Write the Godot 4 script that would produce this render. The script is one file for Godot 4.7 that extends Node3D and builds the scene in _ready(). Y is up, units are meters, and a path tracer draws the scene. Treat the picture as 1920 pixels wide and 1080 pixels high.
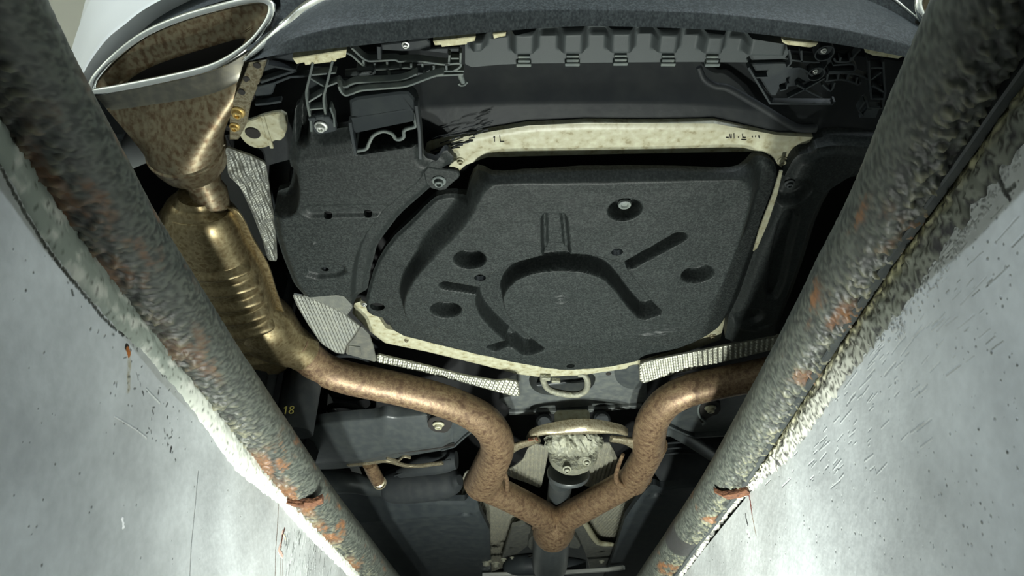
extends Node3D
# A car's rear underside seen from inside a service pit. Ground level is y = 0, the pit runs along z (the car's front is towards -z).
# Helpers: pixel coordinates of the 1920x1080 photograph are carried along their sight line onto a plane of a real height (y), width (x) or length (z).

const LENS := 1400.0
var eye := Vector3(0, -0.555, 0)
var look := Basis(Vector3.UP, 0.009) * Basis(Vector3.RIGHT, deg_to_rad(33.0))
var M := {}
var names := {}
var car: Node3D

# ---------------------------------------------------------------- places
func ray(px: float, py: float) -> Vector3:
	return look * Vector3((px - 960.0) / LENS, (540.0 - py) / LENS, -1.0)

func P(px: float, py: float, y: float) -> Vector3:
	var d := ray(px, py)
	return eye + d * ((y - eye.y) / d.y)

func PX(px: float, py: float, x: float) -> Vector3:
	var d := ray(px, py)
	return eye + d * ((x - eye.x) / d.x)

func PZ(px: float, py: float, z: float) -> Vector3:
	var d := ray(px, py)
	return eye + d * ((z - eye.z) / d.z)

# distance along the sight axis, so that size = pixels * depth / LENS
func depth(p: Vector3) -> float:
	return -(look.inverse() * (p - eye)).z

# [x, y, x, y ...] on the plane of height y
func L3(a: Array, y: float) -> Array:
	var o := []
	for i in range(0, a.size(), 2):
		o.append(P(a[i], a[i + 1], y))
	return o

# [x, y, height ...]
func L3h(a: Array) -> Array:
	var o := []
	for i in range(0, a.size(), 3):
		o.append(P(a[i], a[i + 1], a[i + 2]))
	return o

func L2(a: Array, y: float) -> PackedVector2Array:
	var o := PackedVector2Array()
	for i in range(0, a.size(), 2):
		var p := P(a[i], a[i + 1], y)
		o.append(Vector2(p.x, p.z))
	return o

# pixels onto a surface whose height is height(p) over the plan
func PF(px: float, py: float, h0: float, height: Callable) -> Vector3:
	var p := P(px, py, h0)
	for k in 14:
		p = P(px, py, lerpf(p.y, height.call(Vector2(p.x, p.z)), 0.7))
	return p

func L2f(a: Array, h0: float, height: Callable) -> PackedVector2Array:
	var o := PackedVector2Array()
	for i in range(0, a.size(), 2):
		var p := PF(a[i], a[i + 1], h0, height)
		o.append(Vector2(p.x, p.z))
	return o

# corner cutting
func soft(a: Array, times := 1, closed := true, k := 0.25) -> Array:
	var o := a
	for t in times:
		var n := []
		var m := o.size()
		if not closed:
			n.append(o[0])
		for i in (m if closed else m - 1):
			var p = o[i]
			var q = o[(i + 1) % m]
			n.append(p.lerp(q, k))
			n.append(p.lerp(q, 1.0 - k))
		if not closed:
			n.append(o[m - 1])
		o = n
	return o

func soft2(a: PackedVector2Array, times := 1, k := 0.25) -> PackedVector2Array:
	return PackedVector2Array(soft(Array(a), times, true, k))

# Catmull-Rom through points, n steps per piece
func spl(a: Array, n := 6, closed := false) -> Array:
	var o := []
	var m := a.size()
	for i in (m if closed else m - 1):
		var p0 = a[(i - 1 + m) % m] if closed or i > 0 else a[0] * 2.0 - a[1]
		var p1 = a[i]
		var p2 = a[(i + 1) % m]
		var p3 = a[(i + 2) % m] if closed or i + 2 < m else a[m - 1] * 2.0 - a[m - 2]
		for k in n:
			var t := float(k) / n
			o.append(0.5 * (p1 * 2.0 + (p2 - p0) * t + (p0 * 2.0 - p1 * 5.0 + p2 * 4.0 - p3) * t * t + (p1 * 3.0 - p0 - p2 * 3.0 + p3) * t * t * t))
	if not closed:
		o.append(a[m - 1])
	return o

# a polyline resampled to n even points
func even(a: Array, n: int, closed := false) -> Array:
	var pts := a.duplicate()
	if closed:
		pts.append(a[0])
	var s := [0.0]
	for i in range(1, pts.size()):
		s.append(s[i - 1] + pts[i].distance_to(pts[i - 1]))
	var o := []
	var j := 0
	for k in n:
		var t: float = s[-1] * k / float(n if closed else n - 1)
		while j < pts.size() - 2 and s[j + 1] < t:
			j += 1
		var seg: float = max(s[j + 1] - s[j], 1e-9)
		o.append(pts[j].lerp(pts[j + 1], clampf((t - s[j]) / seg, 0, 1)))
	return o

# ---------------------------------------------------------------- shapes
class Geo:
	var v := PackedVector3Array()
	var c := PackedColorArray()
	var ix := PackedInt32Array()
	var uv := PackedVector2Array()
	var col := Color.WHITE
	var use_uv := false

	func pt(a: Vector3) -> int:
		v.append(a)
		c.append(col)
		if use_uv:
			uv.append(Vector2.ZERO)
		return v.size() - 1

	func tri(a: int, b: int, d: int) -> void:
		ix.append(a); ix.append(b); ix.append(d)

	func quad(a: int, b: int, d: int, e: int) -> void:
		tri(a, b, d)
		tri(a, d, e)

	func face(pts: Array) -> void:
		var k := []
		for p in pts:
			k.append(pt(p))
		for i in range(1, k.size() - 1):
			tri(k[0], k[i], k[i + 1])

	# rows of equally many points
	func rows(rs: Array, closed := false, cap0 := false, cap1 := false) -> void:
		var n: int = rs[0].size()
		var base := v.size()
		for r in rs:
			for p in r:
				pt(p)
		for i in rs.size() - 1:
			for j in (n if closed else n - 1):
				var j2 := (j + 1) % n
				quad(base + i * n + j, base + i * n + j2, base + (i + 1) * n + j2, base + (i + 1) * n + j)
		for e in 2:
			if (cap0 if e == 0 else cap1):
				var r: Array = rs[0] if e == 0 else rs[-1]
				var m := Vector3.ZERO
				for p in r:
					m += p
				var k := pt(m / n)
				var first := v.size()
				for p in r:
					pt(p)
				for j in n:
					if e == 0:
						tri(k, first + (j + 1) % n, first + j)
					else:
						tri(k, first + j, first + (j + 1) % n)

	func done(crease := 35.0) -> ArrayMesh:
		var arr := []
		arr.resize(Mesh.ARRAY_MAX)
		var nf := ix.size() / 3
		var fn := PackedVector3Array()
		fn.resize(nf)
		for f in nf:
			var a := v[ix[f * 3]]
			fn[f] = (v[ix[f * 3 + 2]] - a).cross(v[ix[f * 3 + 1]] - a)
		if crease >= 179.0:
			var n := PackedVector3Array()
			n.resize(v.size())
			for f in nf:
				for k in 3:
					n[ix[f * 3 + k]] += fn[f]
			for i in n.size():
				n[i] = n[i].normalized() if n[i].length_squared() > 1e-24 else Vector3.UP
			arr[Mesh.ARRAY_VERTEX] = v
			arr[Mesh.ARRAY_NORMAL] = n
			arr[Mesh.ARRAY_COLOR] = c
			if use_uv:
				arr[Mesh.ARRAY_TEX_UV] = uv
			arr[Mesh.ARRAY_INDEX] = ix
		else:
			var lim := cos(deg_to_rad(crease))
			var at := {}
			for i in ix.size():
				var q := ix[i]
				if at.has(q):
					at[q].append(i / 3)
				else:
					at[q] = [i / 3]
			var un := PackedVector3Array()
			un.resize(nf)
			for f in nf:
				un[f] = fn[f].normalized()
			var V := PackedVector3Array()
			var N := PackedVector3Array()
			var C := PackedColorArray()
			var U := PackedVector2Array()
			for i in ix.size():
				var f := i / 3
				var s := Vector3.ZERO
				for g in at[ix[i]]:
					if un[g].dot(un[f]) >= lim:
						s += fn[g]
				V.append(v[ix[i]])
				N.append(s.normalized() if s.length_squared() > 1e-24 else Vector3.UP)
				C.append(c[ix[i]])
				if use_uv:
					U.append(uv[ix[i]])
			arr[Mesh.ARRAY_VERTEX] = V
			arr[Mesh.ARRAY_NORMAL] = N
			arr[Mesh.ARRAY_COLOR] = C
			if use_uv:
				arr[Mesh.ARRAY_TEX_UV] = U
		var m := ArrayMesh.new()
		m.add_surface_from_arrays(Mesh.PRIMITIVE_TRIANGLES, arr)
		return m

func frames(path: Array) -> Array:
	# [tangent, side, up] per point, carried along without twist
	var o := []
	var n := path.size()
	var side := Vector3.ZERO
	for i in n:
		var t: Vector3 = (path[min(i + 1, n - 1)] - path[max(i - 1, 0)]).normalized()
		if i == 0:
			side = t.cross(Vector3.UP)
			if side.length() < 0.05:
				side = t.cross(Vector3.RIGHT)
		side = (side - t * side.dot(t)).normalized()
		o.append([t, side, side.cross(t).normalized()])
	return o

func tube(g: Geo, path: Array, r, n := 16, caps := true, flat := 1.0) -> void:
	var fr := frames(path)
	var rs := []
	for i in path.size():
		var row := []
		var rad: float = r[i] if r is Array or r is PackedFloat32Array else r
		for k in n:
			var a := TAU * k / n
			row.append(path[i] + fr[i][1] * cos(a) * rad + fr[i][2] * sin(a) * rad * flat)
		rs.append(row)
	g.rows(rs, true, caps, caps)

# a chamfered bar from a to b, w wide (across up), h high (along up)
func bar(g: Geo, a: Vector3, b: Vector3, w: float, h: float, up := Vector3.UP, bev := 0.15) -> void:
	var t := (b - a).normalized()
	var s := t.cross(up).normalized()
	var u := s.cross(t).normalized()
	var e := minf(w, h) * bev
	var x := w / 2
	var y := h / 2
	var prof := [Vector2(x - e, y), Vector2(x, y - e), Vector2(x, -y + e), Vector2(x - e, -y), Vector2(-x + e, -y), Vector2(-x, -y + e), Vector2(-x, y - e), Vector2(-x + e, y)]
	var rs := []
	for q in [[a, 0.7], [a + t * e, 1.0], [b - t * e, 1.0], [b, 0.7]]:
		var row := []
		for p in prof:
			var z: Vector2 = p
			if q[1] < 1.0:
				z = Vector2(p.x - signf(p.x) * e * 0.8, p.y - signf(p.y) * e * 0.8)
			row.append(q[0] + s * z.x + u * z.y)
		rs.append(row)
	g.rows(rs, true, true, true)

# a polyline of bars
func bars(g: Geo, path: Array, w: float, h: float, up := Vector3.UP) -> void:
	var fr := frames(path)
	var rs := []
	for i in path.size():
		var t: Vector3 = fr[i][0]
		var s := t.cross(up).normalized()
		var row := []
		var x := w / 2
		var y := h / 2
		var e := minf(x, y) * 0.3
		for p in [Vector2(x - e, y), Vector2(x, y - e), Vector2(x, -y + e), Vector2(x - e, -y), Vector2(-x + e, -y), Vector2(-x, -y + e), Vector2(-x, y - e), Vector2(-x + e, y)]:
			row.append(path[i] + s * p.x + up * p.y)
		rs.append(row)
	g.rows(rs, true, true, true)

# a sheet: the polygon is the seen face, ext points away from the viewer
func plate(g: Geo, poly: Array, ext: Vector3, bev := 0.002, back := true) -> void:
	var w := ext.normalized()
	var ux := w.cross(Vector3(0.3, 0.1, 1)).normalized()
	var uy := w.cross(ux)
	var q := PackedVector2Array()
	for p in poly:
		q.append(Vector2(p.dot(ux), p.dot(uy)))
	var pts := poly.duplicate()
	if not Geometry2D.is_polygon_clockwise(q):
		q.reverse()
		pts.reverse()
	var n := pts.size()
	var inset := PackedVector2Array()
	for i in n:
		var e0 := (q[i] - q[(i - 1 + n) % n]).normalized()
		var e1 := (q[(i + 1) % n] - q[i]).normalized()
		var n0 := Vector2(e0.y, -e0.x)
		var n1 := Vector2(e1.y, -e1.x)
		var m := (n0 + n1) / maxf(1.0 + n0.dot(n1), 0.35)
		inset.append(q[i] + m * bev)
	var r0 := []
	var r1 := []
	var r2 := []
	for i in n:
		var base: Vector3 = pts[i]
		var dd := inset[i] - q[i]
		r0.append(base + ux * dd.x + uy * dd.y)
		r1.append(base + w * minf(bev, ext.length() * 0.5))
		r2.append(base + ext)
	g.rows([r0, r1, r2], true)
	var idx := Geometry2D.triangulate_polygon(inset)
	if idx.is_empty():
		idx = Geometry2D.triangulate_polygon(q)
	var k0 := g.v.size()
	for p in r0:
		g.pt(p)
	for i in range(0, idx.size(), 3):
		g.tri(k0 + idx[i], k0 + idx[i + 1], k0 + idx[i + 2])
	if back:
		k0 = g.v.size()
		for p in r2:
			g.pt(p)
		for i in range(0, idx.size(), 3):
			g.tri(k0 + idx[i], k0 + idx[i + 2], k0 + idx[i + 1])

# profile [radius, along] turned round an axis
func lathe(g: Geo, at: Vector3, axis: Vector3, prof: Array, n := 20, sides_flat := false) -> void:
	var w := axis.normalized()
	var ux := w.cross(Vector3.RIGHT)
	if ux.length() < 0.1:
		ux = w.cross(Vector3.FORWARD)
	ux = ux.normalized()
	var uy := w.cross(ux)
	var rs := []
	for p in prof:
		var row := []
		for k in n:
			var a := TAU * k / n
			row.append(at + w * p[1] + (ux * cos(a) + uy * sin(a)) * p[0])
		rs.append(row)
	g.rows(rs, true, prof[0][0] > 0.0001, prof[-1][0] > 0.0001)

# ---------------------------------------------------------------- distance fields on the xz plane
func sd_poly(p: Vector2, q: PackedVector2Array) -> float:
	var n := q.size()
	var d := 1e9
	var inside := false
	var a := q[n - 1]
	for i in n:
		var b := q[i]
		var e := b - a
		var w := p - a
		var t := clampf(w.dot(e) / maxf(e.length_squared(), 1e-12), 0.0, 1.0)
		d = minf(d, (w - e * t).length_squared())
		if (a.y > p.y) != (b.y > p.y) and p.x < (b.x - a.x) * (p.y - a.y) / (b.y - a.y) + a.x:
			inside = not inside
		a = b
	return -sqrt(d) if inside else sqrt(d)

func ss(a: float, b: float, x: float) -> float:
	var t := clampf((x - a) / (b - a), 0.0, 1.0)
	return t * t * (3.0 - 2.0 * t)

# features: ["poly", pts, amount, slope] / ["circle", centre, r, amount, slope] / ["line", pts, r, amount, slope]; amount > 0 is away from the viewer (up)
func feature_box(f: Array) -> Rect2:
	var r: Rect2
	var grow := 0.0
	if f[0] == "circle":
		r = Rect2(f[1], Vector2.ZERO)
		grow = f[2] + f[4]
	else:
		r = Rect2(f[1][0], Vector2.ZERO)
		for q in f[1]:
			r = r.expand(q)
		grow = f[3] if f[0] == "poly" else f[2] + f[4]
	return r.grow(grow)

func relief(p: Vector2, fs: Array, boxes: Array) -> float:
	var up := 0.0
	var down := 0.0
	for i in fs.size():
		if not boxes[i].has_point(p):
			continue
		var f: Array = fs[i]
		var h := 0.0
		if f[0] == "poly":
			h = f[2] * ss(f[3] * 0.5, -f[3] * 0.5, sd_poly(p, f[1]))
		elif f[0] == "circle":
			h = f[3] * ss(f[4] * 0.5, -f[4] * 0.5, p.distance_to(f[1]) - f[2])
		else:
			var d := 1e9
			for k in f[1].size() - 1:
				var a: Vector2 = f[1][k]
				var e: Vector2 = f[1][k + 1] - a
				var t := clampf((p - a).dot(e) / maxf(e.length_squared(), 1e-12), 0, 1)
				d = minf(d, (p - a - e * t).length())
			h = f[3] * ss(f[4] * 0.5, -f[4] * 0.5, d - f[2])
		up = maxf(up, h)
		down = minf(down, h)
	return up + down

# a pressed or moulded sheet: a height field over an outline, cut exactly along the outline and the holes; height(p, distance to the outline, inside negative)
func panel(g: Geo, outline: PackedVector2Array, holes: Array, cell: float, thick: float, height: Callable) -> void:
	var box := Rect2(outline[0], Vector2.ZERO)
	for q in outline:
		box = box.expand(q)
	box = box.grow(cell * 1.01)
	var nx := int(box.size.x / cell) + 2
	var ny := int(box.size.y / cell) + 2
	var sd := PackedFloat32Array()
	var so := PackedFloat32Array()
	sd.resize(nx * ny)
	so.resize(nx * ny)
	for j in ny:
		for i in nx:
			var p := box.position + Vector2(i, j) * cell
			var d := sd_poly(p, outline)
			so[j * nx + i] = d
			if d < cell * 2:
				for h in holes:
					d = maxf(d, -(p.distance_to(h[0]) - h[1] if h is Array else sd_poly(p, h)))
			sd[j * nx + i] = d
	var node := {}
	for j in ny - 1:
		for i in nx - 1:
			var k := [j * nx + i, j * nx + i + 1, (j + 1) * nx + i + 1, (j + 1) * nx + i]
			if sd[k[0]] > 0 and sd[k[1]] > 0 and sd[k[2]] > 0 and sd[k[3]] > 0:
				continue
			for t in [[k[0], k[1], k[2]], [k[0], k[2], k[3]]]:
				var poly := []
				var cut := []
				for m in 3:
					var a: int = t[m]
					var b: int = t[(m + 1) % 3]
					if sd[a] <= 0:
						if not node.has(a):
							var p := box.position + Vector2(a % nx, a / nx) * cell
							node[a] = g.pt(Vector3(p.x, height.call(p, so[a]), p.y))
						poly.append(node[a])
					if (sd[a] <= 0) != (sd[b] <= 0):
						var key := mini(a, b) * 1000000 + maxi(a, b) % 1000000 + 2000000000
						if not node.has(key):
							var pa := box.position + Vector2(a % nx, a / nx) * cell
							var pb := box.position + Vector2(b % nx, b / nx) * cell
							var s := sd[a] / (sd[a] - sd[b])
							var p := pa.lerp(pb, s)
							node[key] = g.pt(Vector3(p.x, height.call(p, lerpf(so[a], so[b], s)), p.y))
						poly.append(node[key])
						cut.append(node[key])
				for m in range(1, poly.size() - 1):
					g.tri(poly[0], poly[m], poly[m + 1])
				if cut.size() == 2 and thick != 0.0:
					var a0: Vector3 = g.v[cut[0]]
					var b0: Vector3 = g.v[cut[1]]
					g.col = g.c[cut[0]]
					var q := [g.pt(a0), g.pt(b0), g.pt(b0 + Vector3(0, thick, 0)), g.pt(a0 + Vector3(0, thick, 0))]
					# the two cut points come in either order along the triangle
					g.quad(q[0], q[3], q[2], q[1])

# ---------------------------------------------------------------- nodes
func numbered(called: String) -> String:
	if not names.has(called):
		names[called] = 0
		return called
	names[called] += 1
	return "%s_%03d" % [called, names[called]]

func obj(called: String, mesh: Mesh, m: Material, parent: Node = null, label := "") -> MeshInstance3D:
	var o := MeshInstance3D.new()
	o.name = numbered(called)
	o.mesh = mesh
	o.material_override = m
	(parent if parent else self).add_child(o, true)
	if label:
		o.set_meta("label", label)
	return o

func struct(called: String, mesh: Mesh, m: Material) -> MeshInstance3D:
	var o := obj(called, mesh, m)
	o.set_meta("kind", "structure")
	return o

func thing(called: String, label: String, category: String, group := "") -> Node3D:
	var o := Node3D.new()
	o.name = numbered(called)
	add_child(o, true)
	o.set_meta("label", label)
	o.set_meta("category", category)
	if group:
		o.set_meta("group", group)
	return o

func noise_of(freq: float, kind := FastNoiseLite.TYPE_SIMPLEX_SMOOTH, oct := 4, sd := 1) -> FastNoiseLite:
	var n := FastNoiseLite.new()
	n.noise_type = kind
	n.frequency = freq
	n.fractal_octaves = oct
	n.fractal_type = FastNoiseLite.FRACTAL_FBM if oct > 1 else FastNoiseLite.FRACTAL_NONE
	n.seed = sd
	return n

func noise_tex(n: FastNoiseLite, stops: Array, size := 512) -> NoiseTexture2D:
	var t := NoiseTexture2D.new()
	t.width = size
	t.height = size
	t.seamless = true
	t.noise = n
	if stops:
		var gr := Gradient.new()
		var off := PackedFloat32Array()
		var cs := PackedColorArray()
		for s in stops:
			off.append(s[0])
			cs.append(s[1])
		gr.offsets = off
		gr.colors = cs
		t.color_ramp = gr
	return t

# a material whose colour comes from a noise with colour stops, laid on in world space; grain is a relief texture
func mat(called: String, color: Color, rough: float, metal := 0.0, tex: Texture2D = null, scale := 4.0, grain: Texture2D = null, deep := 0.1, spec := 0.5) -> StandardMaterial3D:
	var m := StandardMaterial3D.new()
	m.resource_name = called
	m.albedo_color = color
	m.roughness = rough
	m.metallic = metal
	m.metallic_specular = spec
	m.cull_mode = BaseMaterial3D.CULL_DISABLED
	if tex or grain:
		m.uv1_triplanar = true
		m.uv1_world_triplanar = true
		m.uv1_scale = Vector3.ONE * scale
	if tex:
		m.albedo_texture = tex
	if grain:
		m.heightmap_enabled = true
		m.heightmap_texture = grain
		m.heightmap_scale = deep
	M[called] = m
	return m

# ---------------------------------------------------------------- the scene
func _ready() -> void:
	var cam := Camera3D.new()
	cam.name = "camera"
	cam.transform = Transform3D(look, eye)
	cam.fov = rad_to_deg(2.0 * atan(540.0 / LENS))
	cam.near = 0.02
	cam.far = 60.0
	cam.current = true
	add_child(cam, true)
	var we := WorldEnvironment.new()
	we.name = "environment"
	var env := Environment.new()
	env.background_mode = Environment.BG_COLOR
	env.background_color = Color(0.02, 0.02, 0.02)
	env.tonemap_mode = Environment.TONE_MAPPER_LINEAR
	env.tonemap_exposure = 1.0
	env.sdfgi_enabled = true
	env.ssao_enabled = true
	env.ssil_enabled = true
	we.environment = env
	add_child(we, true)
	materials()
	work_lamp(Vector3(0.08, -1.40, -1.30), deg_to_rad(16.5), 3.8)
	ceiling_lamps(13.0)
	garage()
	pit()
	steel_pipes()
	the_car()

func materials() -> void:
	var grain := noise_tex(noise_of(0.22, FastNoiseLite.TYPE_SIMPLEX, 2, 3), [], 512)
	var lumps := noise_tex(noise_of(0.02, FastNoiseLite.TYPE_SIMPLEX_SMOOTH, 5, 5), [], 512)
	var dusty := noise_tex(noise_of(0.012, FastNoiseLite.TYPE_SIMPLEX_SMOOTH, 6, 7), [[0.25, Color(0.86, 0.87, 0.885)], [0.5, Color(0.92, 0.925, 0.925)], [0.72, Color(1, 1, 0.98)]], 512)
	var specks := noise_tex(noise_of(0.16, FastNoiseLite.TYPE_VALUE, 2, 9), [[0.0, Color(0.52, 0.54, 0.54)], [0.45, Color(0.72, 0.74, 0.735)], [0.7, Color(0.92, 0.94, 0.92)], [0.9, Color(1, 1, 0.98)]], 512)
	var rusty := noise_tex(noise_of(0.014, FastNoiseLite.TYPE_SIMPLEX_SMOOTH, 6, 11), [[0.2, Color(0.50, 0.41, 0.35)], [0.42, Color(0.66, 0.57, 0.50)], [0.52, Color(0.84, 0.77, 0.66)], [0.62, Color(0.62, 0.52, 0.44)], [0.8, Color(0.86, 0.80, 0.69)]], 512)
	var spotted := noise_tex(noise_of(0.03, FastNoiseLite.TYPE_SIMPLEX_SMOOTH, 6, 12), [[0.3, Color(0.84, 0.82, 0.75)], [0.52, Color(0.78, 0.74, 0.66)], [0.62, Color(0.66, 0.58, 0.49)], [0.75, Color(0.58, 0.49, 0.40)]], 512)
	var tarnish := noise_tex(noise_of(0.018, FastNoiseLite.TYPE_SIMPLEX_SMOOTH, 6, 13), [[0.2, Color(0.66, 0.61, 0.53)], [0.5, Color(0.86, 0.83, 0.76)], [0.62, Color(0.93, 0.92, 0.87)], [0.75, Color(0.70, 0.64, 0.55)]], 512)
	var creamy := noise_tex(noise_of(0.02, FastNoiseLite.TYPE_SIMPLEX_SMOOTH, 6, 15), [[0.12, Color(0.74, 0.70, 0.60)], [0.3, Color(0.90, 0.885, 0.82)], [0.6, Color(0.95, 0.94, 0.90)], [0.8, Color(1, 1, 0.96)]], 512)
	mat("plastic", Color(0.178, 0.192, 0.192), 0.5, 0.0, specks, 5.0, grain, 0.03, 0.32)
	mat("smooth_plastic", Color(0.195, 0.213, 0.222), 0.5, 0.0, dusty, 3.0, grain, 0.008, 0.32)
	mat("carrier_plastic", Color(0.25, 0.27, 0.272), 0.5, 0.0, null, 5.0, grain, 0.01, 0.35)
	mat("tyre_rubber", Color(0.10, 0.105, 0.11), 0.85, 0.0, dusty, 4.0, null, 0.0, 0.2)
	mat("rib_plastic", Color(0.39, 0.415, 0.405), 0.5, 0.0, dusty, 5.0, grain, 0.01, 0.32)
	mat("valance_plastic", Color(0.285, 0.302, 0.318), 0.5, 0.0, specks, 6.0, grain, 0.03, 0.32)
	mat("underseal", Color(0.14, 0.152, 0.158), 0.6, 0.0, dusty, 3.0, lumps, 0.06, 0.32)
	mat("dark", Color(0.09, 0.095, 0.10), 0.8)
	mat("rubber", Color(0.165, 0.178, 0.185), 0.75, 0.0, dusty, 4.0, lumps, 0.03, 0.32)
	mat("cream", Color(0.63, 0.63, 0.565), 0.45, 0.0, creamy, 5.0, lumps, 0.03)
	mat("foam_pad", Color(0.80, 0.79, 0.69), 0.8, 0.0, creamy, 8.0, lumps, 0.05)
	mat("rust_pipe", Color(0.64, 0.605, 0.55), 0.5, 0.5, rusty, 7.0, lumps, 0.05)
	mat("rust", Color(0.52, 0.38, 0.29), 0.85, 0.0, rusty, 9.0, lumps, 0.2)
	mat("tip_steel", Color(0.60, 0.575, 0.52), 0.42, 0.7, spotted, 5.5, lumps, 0.02)
	mat("muffler_steel", Color(0.64, 0.60, 0.50), 0.36, 0.8, tarnish, 6.0, lumps, 0.02)
	mat("chrome", Color(0.88, 0.89, 0.88), 0.14, 1.0)
	mat("zinc", Color(0.80, 0.81, 0.79), 0.35, 0.7)
	mat("brass_zinc", Color(0.80, 0.70, 0.46), 0.35, 0.8)
	mat("foil", Color(0.50, 0.50, 0.455), 0.42, 0.7, dusty, 6.0)
	mat("foil_dull", Color(0.44, 0.445, 0.42), 0.5, 0.5, dusty, 6.0)
	mat("alloy", Color(0.52, 0.52, 0.46), 0.62, 0.35, dusty, 8.0, lumps, 0.2)
	mat("bracket_steel", Color(0.60, 0.59, 0.54), 0.28, 0.5, tarnish, 9.0, lumps, 0.02)
	mat("black_steel", Color(0.245, 0.262, 0.265), 0.42, 0.1, dusty, 5.0, lumps, 0.012, 0.5)
	mat("beam_steel", Color(0.34, 0.355, 0.35), 0.5, 0.1, dusty, 5.0, lumps, 0.015)
	mat("foil_bright", Color(0.80, 0.79, 0.72), 0.34, 0.7, dusty, 6.0)
	mat("lip_steel", Color(0.50, 0.49, 0.45), 0.3, 0.9, dusty, 6.0)
	mat("dark_inside", Color(0.10, 0.09, 0.08), 0.9)
	mat("white_paint", Color(0.90, 0.91, 0.91), 0.25)
	M.white_paint.clearcoat_enabled = true
	M.white_paint.clearcoat = 0.6
	mat("garage_paint", Color(0.70, 0.69, 0.64), 0.9)
	mat("concrete", Color(0.50, 0.50, 0.48), 0.9, 0.0, dusty, 1.0, lumps, 0.2)
	mat("yellow_mark", Color(0.72, 0.68, 0.36), 0.8)
	mat("tar_mark", Color(0.10, 0.09, 0.08), 0.8)
	mat("lamp_housing", Color(0.75, 0.55, 0.1), 0.5)
	var painted := mat("painted", Color.WHITE, 0.75, 0.0)
	painted.vertex_color_use_as_albedo = true
	var tar := mat("tar", Color.WHITE, 0.5, 0.0)
	tar.vertex_color_use_as_albedo = true

func glow(called: String, color: Color, energy: float) -> StandardMaterial3D:
	var m := StandardMaterial3D.new()
	m.resource_name = called
	m.albedo_color = Color(0.9, 0.9, 0.9)
	m.emission_enabled = true
	m.emission = color
	m.emission_energy_multiplier = energy
	return m

# a flood lamp with two glowing heads on a low frame that rests on the pit floor
func work_lamp(at: Vector3, tilt: float, power: float) -> void:
	var t := thing("work_lamp", "yellow twin-head flood lamp on a low steel frame on the pit floor", "lamp")
	t.position = Vector3(at.x, -1.75, at.z)
	var turn := Basis(Vector3.UP, -0.72)
	t.basis = turn
	# the heads lean towards the car's front
	var b := turn.inverse() * Basis(Vector3.RIGHT, -tilt) * turn
	var b2 := b
	var top := at - t.position
	for s in [-1, 1]:
		var g := Geo.new()
		bar(g, Vector3(0.26 * s, 0.008, -0.14), Vector3(0.26 * s, 0.008, 0.14), 0.03, 0.016)
		tube(g, [Vector3(0.26 * s, 0.01, 0.05), Vector3(0.26 * s, top.y, 0), Vector3(0.22 * s, top.y, 0)], 0.009, 10)
		obj("leg", g.done(), M.zinc, t)
	var cb := Geo.new()
	tube(cb, [top + Vector3(-0.17, -0.06, 0), top + Vector3(0.17, -0.06, 0)], 0.009, 10)
	obj("crossbar", cb.done(), M.zinc, t)
	for s in [-1, 1]:
		var c: Vector3 = top + Vector3(0.17 * s, 0, 0)
		var g := Geo.new()
		bar(g, c - b.y * 0.025 - b.z * 0.055, c - b.y * 0.025 + b.z * 0.055, 0.13, 0.05, b.y)
		var head := obj("lamp_head", g.done(), M.lamp_housing, t)
		g = Geo.new()
		bar(g, c + b.y * 0.001 - b.z * 0.045, c + b.y * 0.001 + b.z * 0.045, 0.10, 0.004, b.y)
		obj("lamp_glass", g.done(), glow("lamp_glow", Color(0.97, 1.0, 0.96), 6.0), head)
		var l := SpotLight3D.new()
		l.name = "lamp_head_light"
		l.light_size = 0.045
		l.spot_angle = 52.0
		l.spot_angle_attenuation = 1.0
		l.spot_range = 12.0
		l.spot_attenuation = 2.0
		l.light_color = Color(0.98, 1.0, 0.965)
		l.light_energy = power
		l.shadow_enabled = true
		l.position = at + turn * (Vector3(0.17 * s, 0, 0) + b2.y * 0.05)
		l.basis = turn * b2 * Basis(Vector3.RIGHT, PI / 2)
		add_child(l, true)

# tube lamps under the garage ceiling
func ceiling_lamps(power: float) -> void:
	for z in [2.6, -3.6]:
		for x in [-2.6, 2.6]:
			var t := thing("ceiling_lamp", "white tube lamp under the ceiling %s, on its %s side" % ["behind the parked car" if z > 0 else "ahead of the parked car", "left" if x < 0 else "right"], "lamp", "tube lamps under the garage ceiling")
			t.position = Vector3(x, 2.95, z)
			var g := Geo.new()
			bar(g, Vector3(0, 0.02, -0.6), Vector3(0, 0.02, 0.6), 0.16, 0.05)
			obj("casing", g.done(), M.white_paint, t)
			g = Geo.new()
			bar(g, Vector3(0, -0.015, -0.55), Vector3(0, -0.015, 0.55), 0.12, 0.02)
			obj("diffuser", g.done(), glow("tube_glow", Color(1.0, 0.99, 0.95), 2.0), t)
			var l := AreaLight3D.new()
			l.name = "ceiling_light"
			l.area_size = Vector2(0.12, 1.1)
			l.light_color = Color(0.92, 0.97, 1.0)
			l.light_energy = 2.0 * power
			l.shadow_enabled = true
			l.position = t.position + Vector3(0, -0.03, 0)
			l.basis = Basis(Vector3.RIGHT, -PI / 2)
			add_child(l, true)

func slab(lo: Vector3, hi: Vector3) -> Mesh:
	var g := Geo.new()
	var c := (lo + hi) / 2
	bar(g, Vector3(c.x, c.y, lo.z), Vector3(c.x, c.y, hi.z), hi.x - lo.x, hi.y - lo.y, Vector3.UP, 0.01)
	return g.done()

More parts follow.
